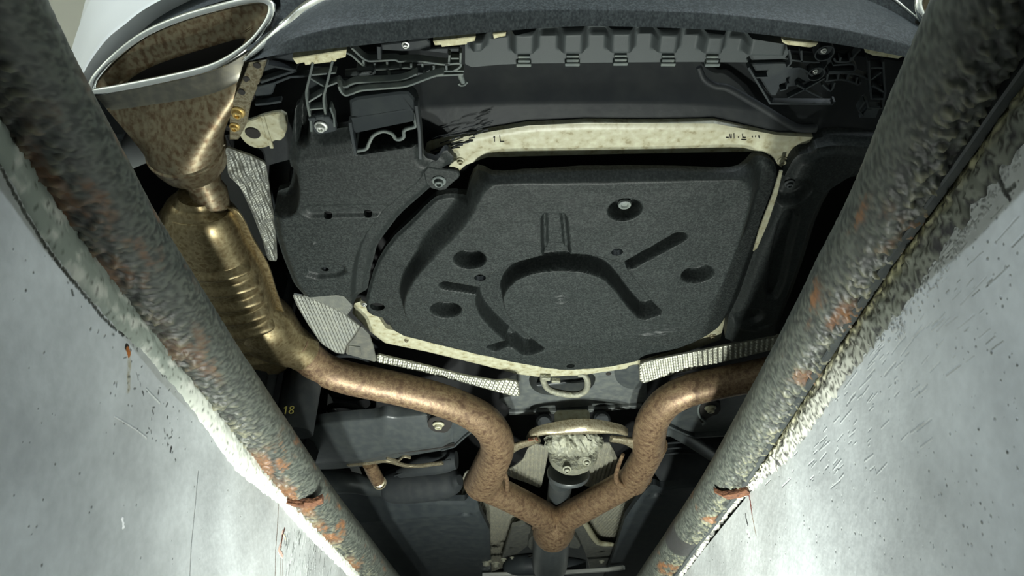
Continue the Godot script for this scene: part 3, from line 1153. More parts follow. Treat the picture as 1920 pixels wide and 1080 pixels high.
func bumper() -> void:
	# black lower valance: rear face, rounded ridge, underside, inner return
	var top := spl(L3h([462, 92, 0.335, 500, 62, 0.36, 540, 36, 0.385, 600, -2, 0.41, 700, -26, 0.43, 850, -44, 0.44, 1060, -52, 0.44, 1280, -48, 0.44, 1450, -34, 0.435, 1600, -8, 0.42, 1690, 30, 0.39, 1752, 66, 0.36, 1800, 105, 0.34]), 8)
	var r1 := spl(L3h([470, 108, 0.325, 508, 92, 0.32, 552, 68, 0.318, 640, 46, 0.316, 760, 33, 0.315, 900, 19, 0.315, 1080, 14, 0.315, 1280, 18, 0.315, 1400, 27, 0.315, 1560, 48, 0.316, 1680, 75, 0.318, 1745, 95, 0.32, 1800, 120, 0.325]), 8)
	var r2 := spl(L3h([456, 117, 0.318, 505, 106, 0.305, 545, 100, 0.300, 640, 90, 0.297, 760, 77, 0.295, 900, 63, 0.295, 1080, 50, 0.295, 1280, 54, 0.295, 1400, 62, 0.295, 1560, 82, 0.297, 1680, 104, 0.30, 1745, 118, 0.305, 1800, 140, 0.31]), 8)
	var rs := [top, [], [], [], [], [], [], [], []]
	for i in top.size():
		rs[1].append(top[i].lerp(r1[i], 0.6) + Vector3(0, 0, 0.006))
		rs[2].append(r1[i].lerp(top[i], 0.07))
		rs[3].append(r1[i].lerp(r2[i], 0.03) + Vector3(0, -0.001, 0))
		rs[4].append(r1[i].lerp(r2[i], 0.12) + Vector3(0, -0.002, 0))
		rs[5].append(r1[i].lerp(r2[i], 0.6) + Vector3(0, -0.0015, 0))
		rs[6].append(r2[i].lerp(r1[i], 0.02))
		rs[7].append(r2[i] + Vector3(0, 0.004, -0.001))
		rs[8].append(r2[i] + Vector3(0, 0.03, -0.004))
	var g := Geo.new()
	g.rows(rs)
	part("bumper_valance", g, M.valance_plastic, 50.0, "black grained lower bumper lip")
	# bright trim that tapers to a point beside the tail pipe
	var o := spl(L3h([454, 113, 0.318, 468, 96, 0.325, 500, 64, 0.345, 534, 34, 0.37, 572, 2, 0.40, 640, -36, 0.43, 760, -66, 0.45]), 8)
	var q := spl(L3h([458, 116, 0.316, 484, 100, 0.322, 512, 75, 0.337, 545, 46, 0.36, 575, 30, 0.38, 640, 10, 0.40, 760, -10, 0.43]), 8)
	rs = [[], [], [], [], []]
	for i in o.size():
		var wide: float = o[i].distance_to(q[i])
		rs[0].append(o[i] + Vector3(0, 0.012, -0.01))
		rs[1].append(o[i])
		rs[2].append(o[i].lerp(q[i], 0.45) + Vector3(0, -0.18 * wide, 0.12 * wide))
		rs[3].append(o[i].lerp(q[i], 0.9) + Vector3(0, -0.08 * wide, 0.05 * wide))
		rs[4].append(q[i] + Vector3(0, 0.004, -0.004))
	g = Geo.new()
	g.rows(rs)
	part("chrome_trim", g, M.chrome, 60.0, "bright chrome strip beside the tail pipe")
	g = Geo.new()
	ptube(g, [1668, -8, 0.42, 7, 1700, 18, 0.395, 6, 1728, 42, 0.375, 5, 1752, 66, 0.355, 4, 1775, 92, 0.34, 3], 8)
	part("chrome_trim", g, M.chrome, 60.0, "thin chrome line on the right")
	# painted bumper corner round the tail pipe
	var b0 := spl(L3h([140, 178, 0.35, 151, 152, 0.36, 166, 120, 0.375, 200, 74, 0.40, 236, 44, 0.42, 264, 22, 0.435, 306, -2, 0.45, 380, -34, 0.47, 520, -70, 0.49]), 8)
	var b1 := spl(L3h([132, 172, 0.42, 140, 150, 0.44, 150, 118, 0.46, 172, 66, 0.50, 196, 30, 0.53, 220, 2, 0.56, 262, -32, 0.58, 345, -74, 0.60, 500, -120, 0.62]), 8)
	var b2 := spl(L3h([131, 160, 0.54, 134, 132, 0.57, 139, 98, 0.60, 147, 56, 0.65, 155, 22, 0.69, 166, -14, 0.73, 200, -74, 0.76, 290, -130, 0.78, 460, -190, 0.80]), 8)
	var outer := []
	for i in b2.size():
		outer.append(b2[i] + Vector3(-0.004, 0.10, -0.10))
	var lo := []
	for p in b0:
		lo.append(p + Vector3(0.012, 0.018, -0.025))
	var mid0 := []
	var mid1 := []
	for i in b0.size():
		mid0.append(b0[i].lerp(b1[i], 0.06) + Vector3(-0.002, 0, 0.002))
		mid1.append(b1[i].lerp(b2[i], 0.5) + Vector3(-0.008, 0, 0.008))
	g = Geo.new()
	g.rows([lo, b0, mid0, b1, mid1, b2, outer])
	part("bumper_corner", g, M.white_paint, 60.0, "white painted bumper corner")
	# dark recess between painted corner and tail pipe
	var inner := spl(L3h([150, 215, 0.345, 166, 178, 0.35, 182, 140, 0.37, 222, 96, 0.395, 262, 66, 0.41, 300, 46, 0.42, 350, 24, 0.43, 430, -2, 0.44, 545, -30, 0.45]), 8)
	var deep := []
	for p in inner:
		deep.append(p + Vector3(0.01, 0.01, -0.10))
	g = Geo.new()
	g.rows([lo, inner, deep])
	part("tail_pipe_recess", g, M.valance_plastic, 50.0, "dark plastic surround of the tail pipe")
	g = Geo.new()
	g.rows([spl(L3h([488, -20, 0.44, 520, -8, 0.43, 526, 16, 0.41, 518, 40, 0.39, 492, 74, 0.36, 462, 104, 0.33]), 6), spl(L3h([640, -60, 0.47, 590, -16, 0.44, 556, 14, 0.415, 528, 40, 0.39, 496, 72, 0.36, 464, 106, 0.33]), 6)])
	part("tail_pipe_recess", g, M.valance_plastic, 50.0)

	g = Geo.new()
	plate(g, [Vector3(-0.78, 0.36, -0.90), Vector3(-0.30, 0.36, -0.90), Vector3(-0.30, 0.80, -0.90), Vector3(-0.82, 0.80, -0.90)], Vector3(0, 0, -0.02), 0.003)
	part("bumper_inner_panel", g, M.dark)
	g = Geo.new()
	plate(g, L3h([1560, -30, 0.47, 1700, -60, 0.47, 1900, -60, 0.45, 1900, 160, 0.37, 1800, 128, 0.36, 1752, 74, 0.38, 1690, 38, 0.41, 1610, 2, 0.44]), Vector3(0, 0.02, 0), 0.003)
	part("tail_pipe_recess", g, M.valance_plastic)

# a tail pipe: rolled bright rim, flared body down to a weld, dished end, neck; mirror turns it to the other side of the car
func tail_pipes() -> void:
	var cx := 0.115
	for mirror in [false, true]:
		var f := func(p: Vector3) -> Vector3: return Vector3(2 * cx - p.x, p.y, p.z) if mirror else p
		var rim_pts := L3h([178, 172, 0.335, 174, 160, 0.340, 182, 143, 0.352, 215, 108, 0.378, 270, 66, 0.396, 340, 35, 0.404, 420, 12, 0.408, 478, 0, 0.410, 500, 2, 0.408, 510, 14, 0.400, 502, 42, 0.380, 470, 82, 0.356, 420, 116, 0.342, 370, 134, 0.338, 280, 154, 0.336])
		var loop := even(spl(rim_pts, 6, true), 96, true)
		var c := centre(loop)
		var ring := []
		var e := P(347, 276, 0.315)
		var r := 0.062
		# the round end, its points matched in angle to the rim
		for p in loop:
			var a := atan2((p.y - c.y) * 1.9, p.x - c.x)
			ring.append(e + Vector3(cos(a) * r * 1.02, sin(a) * r, 0))
		var rs := []
		for k in 25:
			var t := k / 24.0
			var s := t * t * (3 - 2 * t) * 0.62 + t * 0.38
			var row := []
			for i in loop.size():
				var back := Vector3(0, 0, -0.028) * ss(0, 0.12, t)
				var a: Vector3 = loop[i] * 1.0
				var q := a + (c - a) * (0.035 * ss(0, 0.1, t)) + back * (1 - t)
				var p := q.lerp(ring[i], s)
				p.z = lerpf(q.z, ring[i].z, t)
				row.append(f.call(p))
			rs.append(row)
		var g := Geo.new()
		g.rows(rs.slice(4), true)
		var tip := part("tail_pipe", g, M.tip_steel, 60.0, "rust-freckled flared tail pipe" if not mirror else "")
		g = Geo.new()
		g.rows(rs.slice(0, 5), true)
		part("lip_band", g, M.lip_steel, 60.0, "plain steel band below the rim", tip)
		# rolled rim
		g = Geo.new()
		var bead := []
		for i in loop.size():
			bead.append(f.call(loop[i]))
		bead.append(bead[0])
		bead.append(bead[1])
		tube(g, bead, 0.0062, 12, false)
		part("rolled_rim", g, M.chrome, 60.0, "bright rolled rim", tip)
		# inner wall, lip and bore
		var deep := even(spl(L3h([206, 161, 0.348, 203, 150, 0.354, 225, 124, 0.372, 268, 99, 0.380, 330, 76, 0.384, 400, 54, 0.388, 448, 41, 0.390, 459, 46, 0.384, 440, 74, 0.366, 400, 103, 0.353, 350, 122, 0.348, 280, 142, 0.346]), 6, true), 96, true)
		var dc := centre(deep)
		var best := 0
		for k in 96:
			if (deep[k] - dc).normalized().dot((loop[0] - c).normalized()) > (deep[best] - dc).normalized().dot((loop[0] - c).normalized()):
				best = k
		rs = [[], [], [], [], []]
		var bore := [[], []]
		for i in loop.size():
			var p: Vector3 = loop[i].lerp(c, 0.03)
			var d: Vector3 = deep[(i + best) % 96] + Vector3(0, 0, -0.02)
			rs[0].append(f.call(p))
			rs[1].append(f.call(p.lerp(d, 0.5)))
			rs[2].append(f.call(d))
			rs[3].append(f.call(d.lerp(dc, 0.05) + Vector3(0, 0, -0.003)))
			rs[4].append(f.call(d.lerp(dc, 0.06) + Vector3(0, 0, -0.008)))
			bore[0].append(f.call(d.lerp(dc, 0.06) + Vector3(0, 0, -0.008)))
			bore[1].append(f.call(d.lerp(dc, 0.15) + Vector3(0, 0.0, -0.14)))
		g = Geo.new()
		g.rows(rs, true)
		part("inner_wall", g, M.tip_steel, 50.0, "", tip)
		g = Geo.new()
		g.rows(bore, true, false, true)
		part("bore", g, M.dark_inside, 50.0, "soot-black bore", tip)
		# dished end behind a weld bead, and the neck
		g = Geo.new()
		rs = []
		for q in [[0.062, 0.0], [0.0655, 0.002], [0.0655, 0.007], [0.063, 0.010], [0.062, 0.022], [0.056, 0.040], [0.044, 0.054], [0.031, 0.060]]:
			var row := []
			for k in 40:
				var a := TAU * k / 40
				row.append(f.call(e + Vector3(cos(a) * q[0], sin(a) * q[0], -q[1])))
			rs.append(row)
		g.rows(rs, true)
		part("end_cap", g, M.tip_steel, 40.0, "", tip)
		g = Geo.new()
		var np := [e + Vector3(0, 0, -0.058), e + Vector3(0.002, -0.004, -0.072), e + Vector3(0.004, -0.008, -0.086), e + Vector3(0.006, -0.012, -0.10), e + Vector3(0.008, -0.02, -0.13)]
		var mp := []
		for p in np:
			mp.append(f.call(p))
		tube(g, mp, [0.029, 0.034, 0.029, 0.033, 0.029], 24)
		part("neck_clamp", g, M.tip_steel, 40.0, "", tip)
	# perforated strap and the dark bracket that hold the left tail pipe
	var g := Geo.new()
	plate(g, L3h([466, 118, 0.335, 500, 112, 0.335, 488, 150, 0.332, 470, 192, 0.328, 462, 232, 0.325, 446, 262, 0.325, 430, 262, 0.325, 430, 200, 0.327, 447, 165, 0.331]), Vector3(0, 0.004, -0.002), 0.0015)
	var strap := part("hanger_strap", g, M.bracket_steel, 35.0, "rust-stained perforated strap")
	for q in [[482, 122], [463, 148], [453, 172]]:
		g = Geo.new()
		var p := P(q[0], q[1], 0.3295 if q[1] > 150 else 0.333)
		lathe(g, p + Vector3(0, -0.001, 0), Vector3.DOWN, [[0.0058, 0], [0.0052, 0.0008], [0.00001, 0.0006]], 16)
		part("strap_hole", g, M.tar_mark, 35.0, "", strap)
	bolt_at(446, 211, 0.326, 27, M.brass_zinc, strap)
	bolt_at(440, 238, 0.325, 20, M.brass_zinc, strap)
	g = Geo.new()
	plate(g, L3h([182, 192, 0.35, 219, 195, 0.35, 232, 220, 0.345, 244, 250, 0.34, 232, 253, 0.34, 204, 255, 0.34, 190, 225, 0.345]), Vector3(0, 0.02, -0.005), 0.002)
	part("hanger_bracket", g, M.underseal)
	g = Geo.new()
	plate(g, soft(L3h([442, 233, 0.335, 470, 226, 0.335, 500, 214, 0.335, 536, 209, 0.335, 540, 238, 0.335, 530, 265, 0.335, 512, 264, 0.335, 505, 276, 0.335, 482, 280, 0.335, 462, 272, 0.335, 448, 255, 0.335]), 1), Vector3(0, 0.006, 0), 0.002)
	bars(g, L3h([492, 216, 0.334, 500, 245, 0.334, 510, 276, 0.334]), 0.006, 0.006)
	var cb := part("chassis_bracket", g, M.cream, 35.0, "pale painted bracket with a round hole")
	g = Geo.new()
	lathe(g, P(474, 250, 0.3335), Vector3.DOWN, [[0.0125, 0], [0.0115, 0.001], [0.00001, 0.0008]], 24)
	part("bracket_hole", g, M.dark_inside, 35.0, "dark round hole", cb)

func rear_member() -> void:
	var a := spl(L3h([440, 170, 0.40, 560, 118, 0.40, 700, 96, 0.40, 900, 84, 0.40, 1100, 80, 0.40, 1300, 84, 0.40, 1450, 92, 0.40, 1600, 104, 0.40, 1800, 130, 0.40]), 6)
	var b := spl(L3h([440, 226, 0.375, 560, 184, 0.375, 700, 165, 0.372, 900, 153, 0.372, 1100, 150, 0.372, 1300, 152, 0.372, 1450, 166, 0.372, 1600, 192, 0.375, 1760, 236, 0.375]), 6)
	var c := spl(L3h([440, 262, 0.350, 560, 218, 0.350, 700, 203, 0.348, 900, 190, 0.346, 1100, 187, 0.346, 1300, 190, 0.346, 1450, 206, 0.348, 1600, 230, 0.350, 1760, 268, 0.350]), 6)
	var d := spl(L3h([440, 330, 0.335, 560, 296, 0.333, 700, 288, 0.330, 880, 262, 0.328, 1000, 240, 0.328, 1180, 234, 0.328, 1380, 242, 0.328, 1540, 262, 0.328, 1760, 300, 0.33]), 6)
	var e := []
	var cd := []
	for i in a.size():
		cd.append(c[i].lerp(d[i], 0.12) + Vector3(0, -0.004, 0))
		e.append(d[i] + Vector3(0, 0.03, -0.01))
	var g := Geo.new()
	g.rows([a, b, c, cd, d, e])
	var rm := part("rear_cross_member", g, M.underseal, 60.0, "dark undersealed rear body panel")
	g = Geo.new()
	ptube(g, [1310, 126, 0.358, 12, 1320, 148, 0.352, 13, 1342, 161, 0.350, 14, 1366, 166, 0.348, 14, 1420, 197, 0.342, 15, 1478, 232, 0.334, 16, 1500, 240, 0.332, 16, 1530, 241, 0.331, 16], 14, 8)
	part("drain_tube", g, M.underseal, 60.0, "thin dark tube under the rear panel", rm)
	# moulded carrier with raised blocks behind the valance
	var h := 0.335
	var fs := []
	for q in [[884, 68, 912, 66, 908, 92, 884, 95], [960, 54, 1006, 52, 1004, 98, 961, 99], [1052, 52, 1097, 50, 1096, 97, 1051, 97], [1142, 50, 1187, 50, 1186, 96, 1141, 96], [1232, 52, 1276, 54, 1270, 97, 1228, 96], [1322, 56, 1361, 58, 1354, 98, 1314, 97], [1404, 60, 1474, 68, 1470, 102, 1396, 100]]:
		fs.append(["poly", L2(q, h - 0.012), -0.022, 0.011])
	for q in [[922, 60, 950, 58, 950, 66, 923, 70], [1014, 56, 1045, 55, 1044, 63, 1017, 64], [1107, 53, 1139, 53, 1138, 62, 1110, 62], [1198, 53, 1230, 53, 1228, 60, 1200, 60], [1288, 54, 1317, 55, 1315, 63, 1288, 62], [1372, 61, 1400, 62, 1399, 69, 1372, 68]]:
		fs.append(["poly", L2(q, h), 0.012, 0.004])
	var bx := fs.map(func(f): return feature_box(f))
	g = Geo.new()
	panel(g, L2([872, 60, 1000, 44, 1100, 40, 1280, 44, 1400, 54, 1480, 66, 1480, 112, 1400, 117, 1300, 116, 1180, 117, 1080, 118, 1000, 119, 940, 121, 885, 126, 872, 120], h), [], 0.0026, 0.02, func(p, _d): return h + relief(p, fs, bx))
	var carrier := part("bumper_carrier", g, M.carrier_plastic, 179.0, "moulded carrier with a row of raised blocks")
	for x in [982, 1073, 1163, 1252, 1335]:
		g = Geo.new()
		var y := 103.0 + absf(x - 1163) * 0.012
		bar(g, P(x - 11, y, h - 0.006), P(x + 12, y, h - 0.006), 0.004, 0.006)
		bar(g, P(x - 11, y + 7, h - 0.007), P(x + 12, y + 7, h - 0.007), 0.005, 0.008)
		bar(g, P(x - 14, y + 13, h - 0.003), P(x + 14, y + 13, h - 0.003), 0.006, 0.012)
		part("clip", g, M.rib_plastic, 35.0, "", carrier)
	g = Geo.new()
	plate(g, L3([924, 64, 949, 61, 948, 68, 926, 73], h - 0.002), Vector3(0, 0.004, 0), 0.001)
	part("pad", g, M.foam_pad, 35.0, "", carrier)
	# black transverse beam above the carrier, so that no daylight shows
	g = Geo.new()
	plate(g, L3h([430, 60, 0.46, 900, -20, 0.46, 1300, -20, 0.46, 1790, 60, 0.46, 1790, 160, 0.43, 1300, 110, 0.42, 900, 110, 0.42, 430, 200, 0.43]), Vector3(0, 0.05, 0), 0.004)
	part("bumper_beam", g, M.underseal)

func spare_cover() -> void:
	# pale painted body rim that shows round the cover
	var h := 0.318
	var g := Geo.new()
	panel(g, L2([796, 292, 799, 276, 830, 267, 860, 262, 920, 250, 990, 239, 1100, 234, 1340, 235, 1400, 246, 1460, 257, 1528, 261, 1546, 257, 1600, 261, 1690, 274, 1690, 286, 1600, 279, 1568, 275, 1534, 278, 1522, 284, 1496, 288, 1486, 302, 1474, 314, 1470, 350, 1440, 420, 1414, 478, 1388, 540, 1362, 590, 1351, 640, 1310, 655, 1200, 690, 1090, 706, 1010, 709, 970, 704, 900, 686, 800, 662, 722, 646, 690, 622, 660, 590, 664, 572, 700, 560, 720, 480, 790, 400, 806, 340, 804, 314], h),
		[L2([872, 310, 912, 295, 1100, 290, 1300, 286, 1428, 284, 1446, 292, 1458, 308, 1470, 318, 1466, 360, 1434, 440, 1400, 500, 1372, 575, 1348, 612, 1322, 622, 1290, 640, 1200, 672, 1060, 690, 900, 660, 780, 630, 724, 616, 700, 580, 676, 572, 680, 480, 740, 390, 800, 352, 858, 324], h)], 0.005, 0.012, func(p, d): return h + 0.004 * ss(-0.008, 0.0, d))
	var rim_part := part("spare_wheel_well", g, M.cream, 179.0, "pale cream body metal round the spare wheel cover")
	for q in [[863, 302, 17], [1467, 301, 19], [1336, 630, 13], [762, 638, 9]]:
		bolt_at(q[0], q[1], h - 0.001, q[2], M.cream if q[2] > 15 else M.bracket_steel, rim_part)
	# scrawled stamps on the pale strip
	g = Geo.new()
	for s in [[927, 257, 927, 265], [925, 258, 928, 257], [937, 255, 938, 266], [938, 266, 945, 265], [1361, 258, 1366, 258], [1368, 252, 1369, 259], [1371, 252, 1371, 259], [1376, 251, 1376, 259], [1384, 257, 1385, 258], [1392, 252, 1392, 258], [1392, 258, 1398, 258], [1390, 262, 1399, 262], [1410, 256, 1411, 257], [1416, 256, 1417, 257], [1422, 256, 1424, 259]]:
		bar(g, P(s[0], s[1], h - 0.0012), P(s[2] + 0.5, s[3] + 0.5, h - 0.0012), 0.0014, 0.0008)
	part("stamp_marks", g, M.tar_mark, 35.0, "small dark stamped strokes", rim_part)
	# streaks of black sealant brushed over the left end of the pale strip
	g = Geo.new()
	var rng := RandomNumberGenerator.new()
	rng.seed = 12
	for k in 34:
		var x := rng.randf_range(800, 905)
		var y := 290.0 - (x - 800) * 0.34 + rng.randf_range(-26, 4)
		var l := rng.randf_range(10, 34)
		var a := P(x, y, h - 0.0012)
		var b := P(x + l, y - l * rng.randf_range(0.15, 0.38), h - 0.0012)
		bars(g, [a, a.lerp(b, 0.5) + Vector3(0, 0, 0.001), b], rng.randf_range(0.0008, 0.0022), 0.0016)
	part("sealant_streaks", g, M.underseal, 35.0, "black brushed sealant streaks", rim_part)
	# the moulded cover
	var hf := 0.303
	var hb := 0.258
	var out := soft2(L2([884, 326, 900, 308, 940, 302, 1100, 299, 1300, 296, 1424, 294, 1450, 306, 1460, 330, 1448, 380, 1428, 430, 1406, 482, 1384, 545, 1364, 595, 1344, 622, 1290, 650, 1200, 679, 1130, 692, 1060, 696, 1010, 691, 900, 668, 800, 643, 740, 628, 722, 600, 690, 592, 684, 574, 690, 545, 703, 500, 730, 455, 773, 415, 802, 385, 822, 369, 872, 367], hf), 1)
	var core := soft2(L2([896, 372, 912, 350, 935, 341, 1100, 342, 1300, 337, 1388, 332, 1411, 350, 1412, 372, 1398, 425, 1382, 478, 1362, 532, 1338, 574, 1308, 604, 1280, 628, 1180, 636, 1100, 646, 1050, 656, 1010, 668, 930, 676, 850, 655, 800, 635, 768, 612, 752, 588, 756, 555, 775, 520, 815, 478, 856, 440, 884, 402], hb), 2)
	var fs := []
	# ring groove with its straight leg, and arms that run out of it
	fs.append(["poly", soft2(L2([1022, 657, 1000, 640, 965, 612, 944, 584, 940, 562, 948, 542, 968, 524, 1000, 512, 1050, 506, 1100, 510, 1134, 522, 1156, 544, 1176, 572, 1204, 601, 1243, 588, 1214, 560, 1190, 528, 1166, 497, 1135, 486, 1090, 478, 1020, 479, 968, 494, 925, 512, 899, 540, 893, 566, 902, 592, 925, 618, 950, 640, 985, 668], hb), 1, 0.18), 0.042, 0.006])
	fs.append(["poly", soft2(L2([1016, 402, 1061, 402, 1069, 480, 1018, 482], hb), 1, 0.1), 0.020, 0.005])
	fs.append(["poly", L2([1024, 406, 1053, 406, 1060, 484, 1026, 484], hb), 0.030, 0.005])
	fs.append(["line", L2([1182, 496, 1272, 446], hb), 0.0135, 0.036, 0.006])
	fs.append(["line", L2([836, 536, 900, 546], hb), 0.0115, 0.032, 0.006])
	fs.append(["poly", soft2(L2([912, 650, 946, 640, 990, 648, 985, 668, 968, 652, 950, 650, 928, 659], hb), 1, 0.1), 0.036, 0.006])
	for q in [[1172, 394, 29, 0.036], [881, 487, 28, 0.036], [836, 581, 27, 0.034], [1308, 515, 28, 0.032]]:
		var p := P(q[0], q[1], hb)
		fs.append(["circle", Vector2(p.x, p.z), q[2] * depth(p) / LENS, q[3], 0.006])
	var pc := P(1059, 661, hb + 0.008)
	fs.append(["circle", Vector2(pc.x, pc.z), 24 * depth(pc) / LENS, 0.03, 0.006])
	pc = P(1051, 563, hb)
	for q in [[0.0165, -0.002], [0.0125, 0.002], [0.007, -0.004], [0.003, 0.004]]:
		fs.append(["circle", Vector2(pc.x, pc.z), q[0], q[1], 0.003])
	var bx := fs.map(func(f): return feature_box(f))
	var holes := []
	for q in [[1157, 473, 11], [900, 521, 11], [1070, 689, 8], [707, 578, 14]]:
		var p := P(q[0], q[1], hb if q[1] < 600 and q[0] > 750 else hf - 0.004)
		holes.append([Vector2(p.x, p.z), q[2] * depth(p) / LENS])
	var cb := Rect2(core[0], Vector2.ZERO)
	for q in core:
		cb = cb.expand(q)
	cb = cb.grow(0.05)
	var crinkle := noise_of(1.0, FastNoiseLite.TYPE_SIMPLEX_SMOOTH, 3, 77)
	var dent := P(1235, 635, hb)
	g = Geo.new()
	panel(g, out, holes, 0.0023, 0.012, func(p, d):
		var y := hf + 0.006 * ss(-0.006, 0.0, d)
		if cb.has_point(p):
			y -= (hf - hb) * ss(lerpf(0.009, 0.024, ss(-1.20, -1.12, p.y)), -0.006, sd_poly(p, core))
		y += relief(p, fs, bx)
		var k := ss(0.09, 0.01, p.distance_to(Vector2(dent.x, dent.z)))
		return y + k * 0.005 * crinkle.get_noise_2d(p.x * 18, p.y * 70) + 0.0015 * crinkle.get_noise_2d(p.x * 9, p.y * 9))
	part("spare_wheel_cover", g, M.plastic, 179.0, "black moulded cover with a ring groove and round dimples")
	g = Geo.new()
	lathe(g, P(1171, 382, hb + 0.026), Vector3.DOWN, [[0.012, 0], [0.011, 0.004], [0.007, 0.005], [0.005, 0.002], [0.00001, 0.002]], 18)
	part("cover_nut", g, M.rib_plastic)

func side_panels() -> void:
	# left underbody panel
	var hb := 0.252
	var fa := P(545, 306, hb)
	var fb := P(790, 268, hb)
	var n := Vector2(fb.z - fa.z, -(fb.x - fa.x)).normalized()
	if n.y < 0:
		n = -n
	var base := func(p: Vector2) -> float: return hb + 0.42 * clampf((p - Vector2(fa.x, fa.z)).dot(n), 0.0, 0.16)
	var chan := soft2(L2f([798, 318, 794, 340, 756, 368, 704, 418, 674, 470, 662, 520, 659, 590, 700, 610, 720, 560, 740, 470, 800, 405, 860, 365, 880, 330, 840, 310], hb, base), 1)
	var fs := [["poly", chan, 0.030, 0.010]]
	fs.append(["poly", soft2(L2f([558, 196, 578, 200, 577, 268, 566, 276, 556, 272], hb, base), 1), 0.03, 0.005])
	fs.append(["line", L2f([585, 398, 720, 395], hb, base), 0.014, 0.006, 0.006])
	fs.append(["poly", soft2(L2f([568, 497, 642, 495, 650, 518, 578, 524], hb, base), 1), 0.009, 0.005])
	var b := P(588, 457, hb)
	fs.append(["circle", Vector2(b.x, b.z), 0.004, -0.003, 0.003])
	fs.append(["poly", soft2(L2f([520, 408, 548, 404, 556, 380, 556, 340, 540, 320, 480, 320, 480, 410], hb, base), 1), 0.04, 0.010])
	fs.append(["poly", L2f([664, 250, 776, 226, 788, 258, 788, 270, 670, 288], hb, base), 0.05, 0.005])
	var bx := fs.map(func(f): return feature_box(f))
	var holes := []
	for q in [[615, 402, 8], [690, 399, 8], [609, 508, 7]]:
		var p := P(q[0], q[1], hb + 0.005)
		holes.append([Vector2(p.x, p.z), q[2] * depth(p) / LENS])
	var g := Geo.new()
	panel(g, soft2(L2f([552, 206, 580, 200, 600, 256, 630, 250, 655, 246, 656, 184, 764, 172, 782, 192, 790, 250, 794, 304, 836, 316, 850, 330, 832, 360, 800, 388, 746, 434, 704, 488, 690, 540, 686, 572, 664, 584, 640, 560, 574, 566, 550, 540, 528, 486, 514, 440, 510, 400, 536, 392, 546, 330, 540, 300, 546, 262], hb, base), 1, 0.12), holes, 0.003, 0.012, func(p, d): return base.call(p) + 0.010 * ss(-0.016, 0.0, d) + relief(p, fs, bx))
	var lp := part("underbody_panel", g, M.plastic, 179.0, "black moulded panel between muffler and spare wheel cover")
	# mounting ear and hook box
	g = Geo.new()
	plate(g, soft(L3([792, 312, 830, 318, 858, 320, 864, 332, 846, 346, 832, 360, 800, 352], hb + 0.028), 1), Vector3(0, 0.008, 0), 0.002)
	var ear := part("mounting_ear", g, M.plastic, 35.0, "", lp)
	bolt_at(823, 339, hb + 0.027, 27, M.rib_plastic, ear)
	bolt_at(683, 571, hb + 0.03, 10, M.zinc, lp)
	g = Geo.new()
	var over := func(a: Array, lift: float) -> Array:
		var o := []
		for i in range(0, a.size(), 2):
			o.append(PF(a[i], a[i + 1], hb, func(p): return base.call(p) - lift))
		return o
	plate(g, soft(over.call([655, 186, 764, 172, 780, 190, 777, 212, 770, 206, 658, 224], 0.010), 1, true, 0.12), Vector3(0, 0.02, 0.0), 0.003)
	plate(g, over.call([657, 224, 770, 206, 776, 214, 777, 228, 668, 250, 662, 246], 0.012), Vector3(0, 0.012, 0.004), 0.002)
	bars(g, over.call([657, 224, 662, 256, 667, 284], 0.010), 0.005, 0.014)
	bars(g, over.call([781, 190, 787, 240, 789, 290], 0.008), 0.005, 0.02)
	var hook := part("hook_box", g, M.smooth_plastic, 35.0, "box with a wavy opening", lp)
	g = Geo.new()
	tube(g, spl(over.call([667, 283, 686, 279, 692, 268, 700, 254, 717, 246, 734, 250, 742, 260, 750, 261, 757, 256, 757, 246, 764, 241, 778, 237, 779, 229, 774, 212, 768, 206], 0.006), 6), 0.0030, 8)
	part("wavy_lip", g, M.rib_plastic, 60.0, "", hook)
	# dark panel to the left of it
	g = Geo.new()
	plate(g, L3h([488, 205, 0.37, 560, 196, 0.37, 556, 280, 0.36, 545, 330, 0.35, 548, 400, 0.35, 516, 420, 0.35, 500, 400, 0.35, 505, 300, 0.36]), Vector3(0, 0.02, 0), 0.003)
	bars(g, L3h([549, 205, 0.362, 548, 270, 0.352]), 0.003, 0.01)
	part("liner_panel", g, M.smooth_plastic)
	# right panel
	var hr := 0.285
	var rf := []
	rf.append(["poly", soft2(L2([1468, 395, 1500, 395, 1486, 450, 1462, 560, 1430, 562, 1448, 470], hr), 1), 0.014, 0.008])
	b = P(1484, 362, hr)
	rf.append(["circle", Vector2(b.x, b.z), 0.030, 0.022, 0.012])
	b = P(1404, 595, hr)
	rf.append(["circle", Vector2(b.x, b.z), 0.030, 0.012, 0.012])
	rf.append(["line", L2([1395, 615, 1420, 618, 1440, 612], hr), 0.006, -0.004, 0.008])
	var rx := rf.map(func(f): return feature_box(f))
	g = Geo.new()
	panel(g, soft2(L2([1488, 312, 1500, 300, 1524, 296, 1534, 288, 1568, 282, 1690, 290, 1690, 345, 1600, 338, 1562, 362, 1545, 390, 1530, 425, 1510, 490, 1490, 545, 1462, 615, 1470, 640, 1360, 648, 1368, 600, 1388, 560, 1412, 490, 1420, 470, 1446, 415, 1452, 385, 1464, 360], hr), 1, 0.12), [], 0.0035, 0.04, func(p, d):
		return hr + 0.012 * ss(-0.014, 0.0, d) + relief(p, rf, rx))
	var rp := part("underbody_panel", g, M.plastic, 179.0, "black moulded panel on the right of the spare wheel cover")
	bolt_at(1480, 344, hr + 0.02, 20, M.black_steel, rp)
	g = Geo.new()
	plate(g, L3([1462, 322, 1468, 322, 1458, 366, 1440, 420, 1420, 466, 1412, 472, 1424, 430, 1448, 368], hr - 0.002), Vector3(0, 0.004, 0), 0.001)
	part("edge_strip", g, M.cream, 35.0, "narrow pale strip along the panel edge", rp)

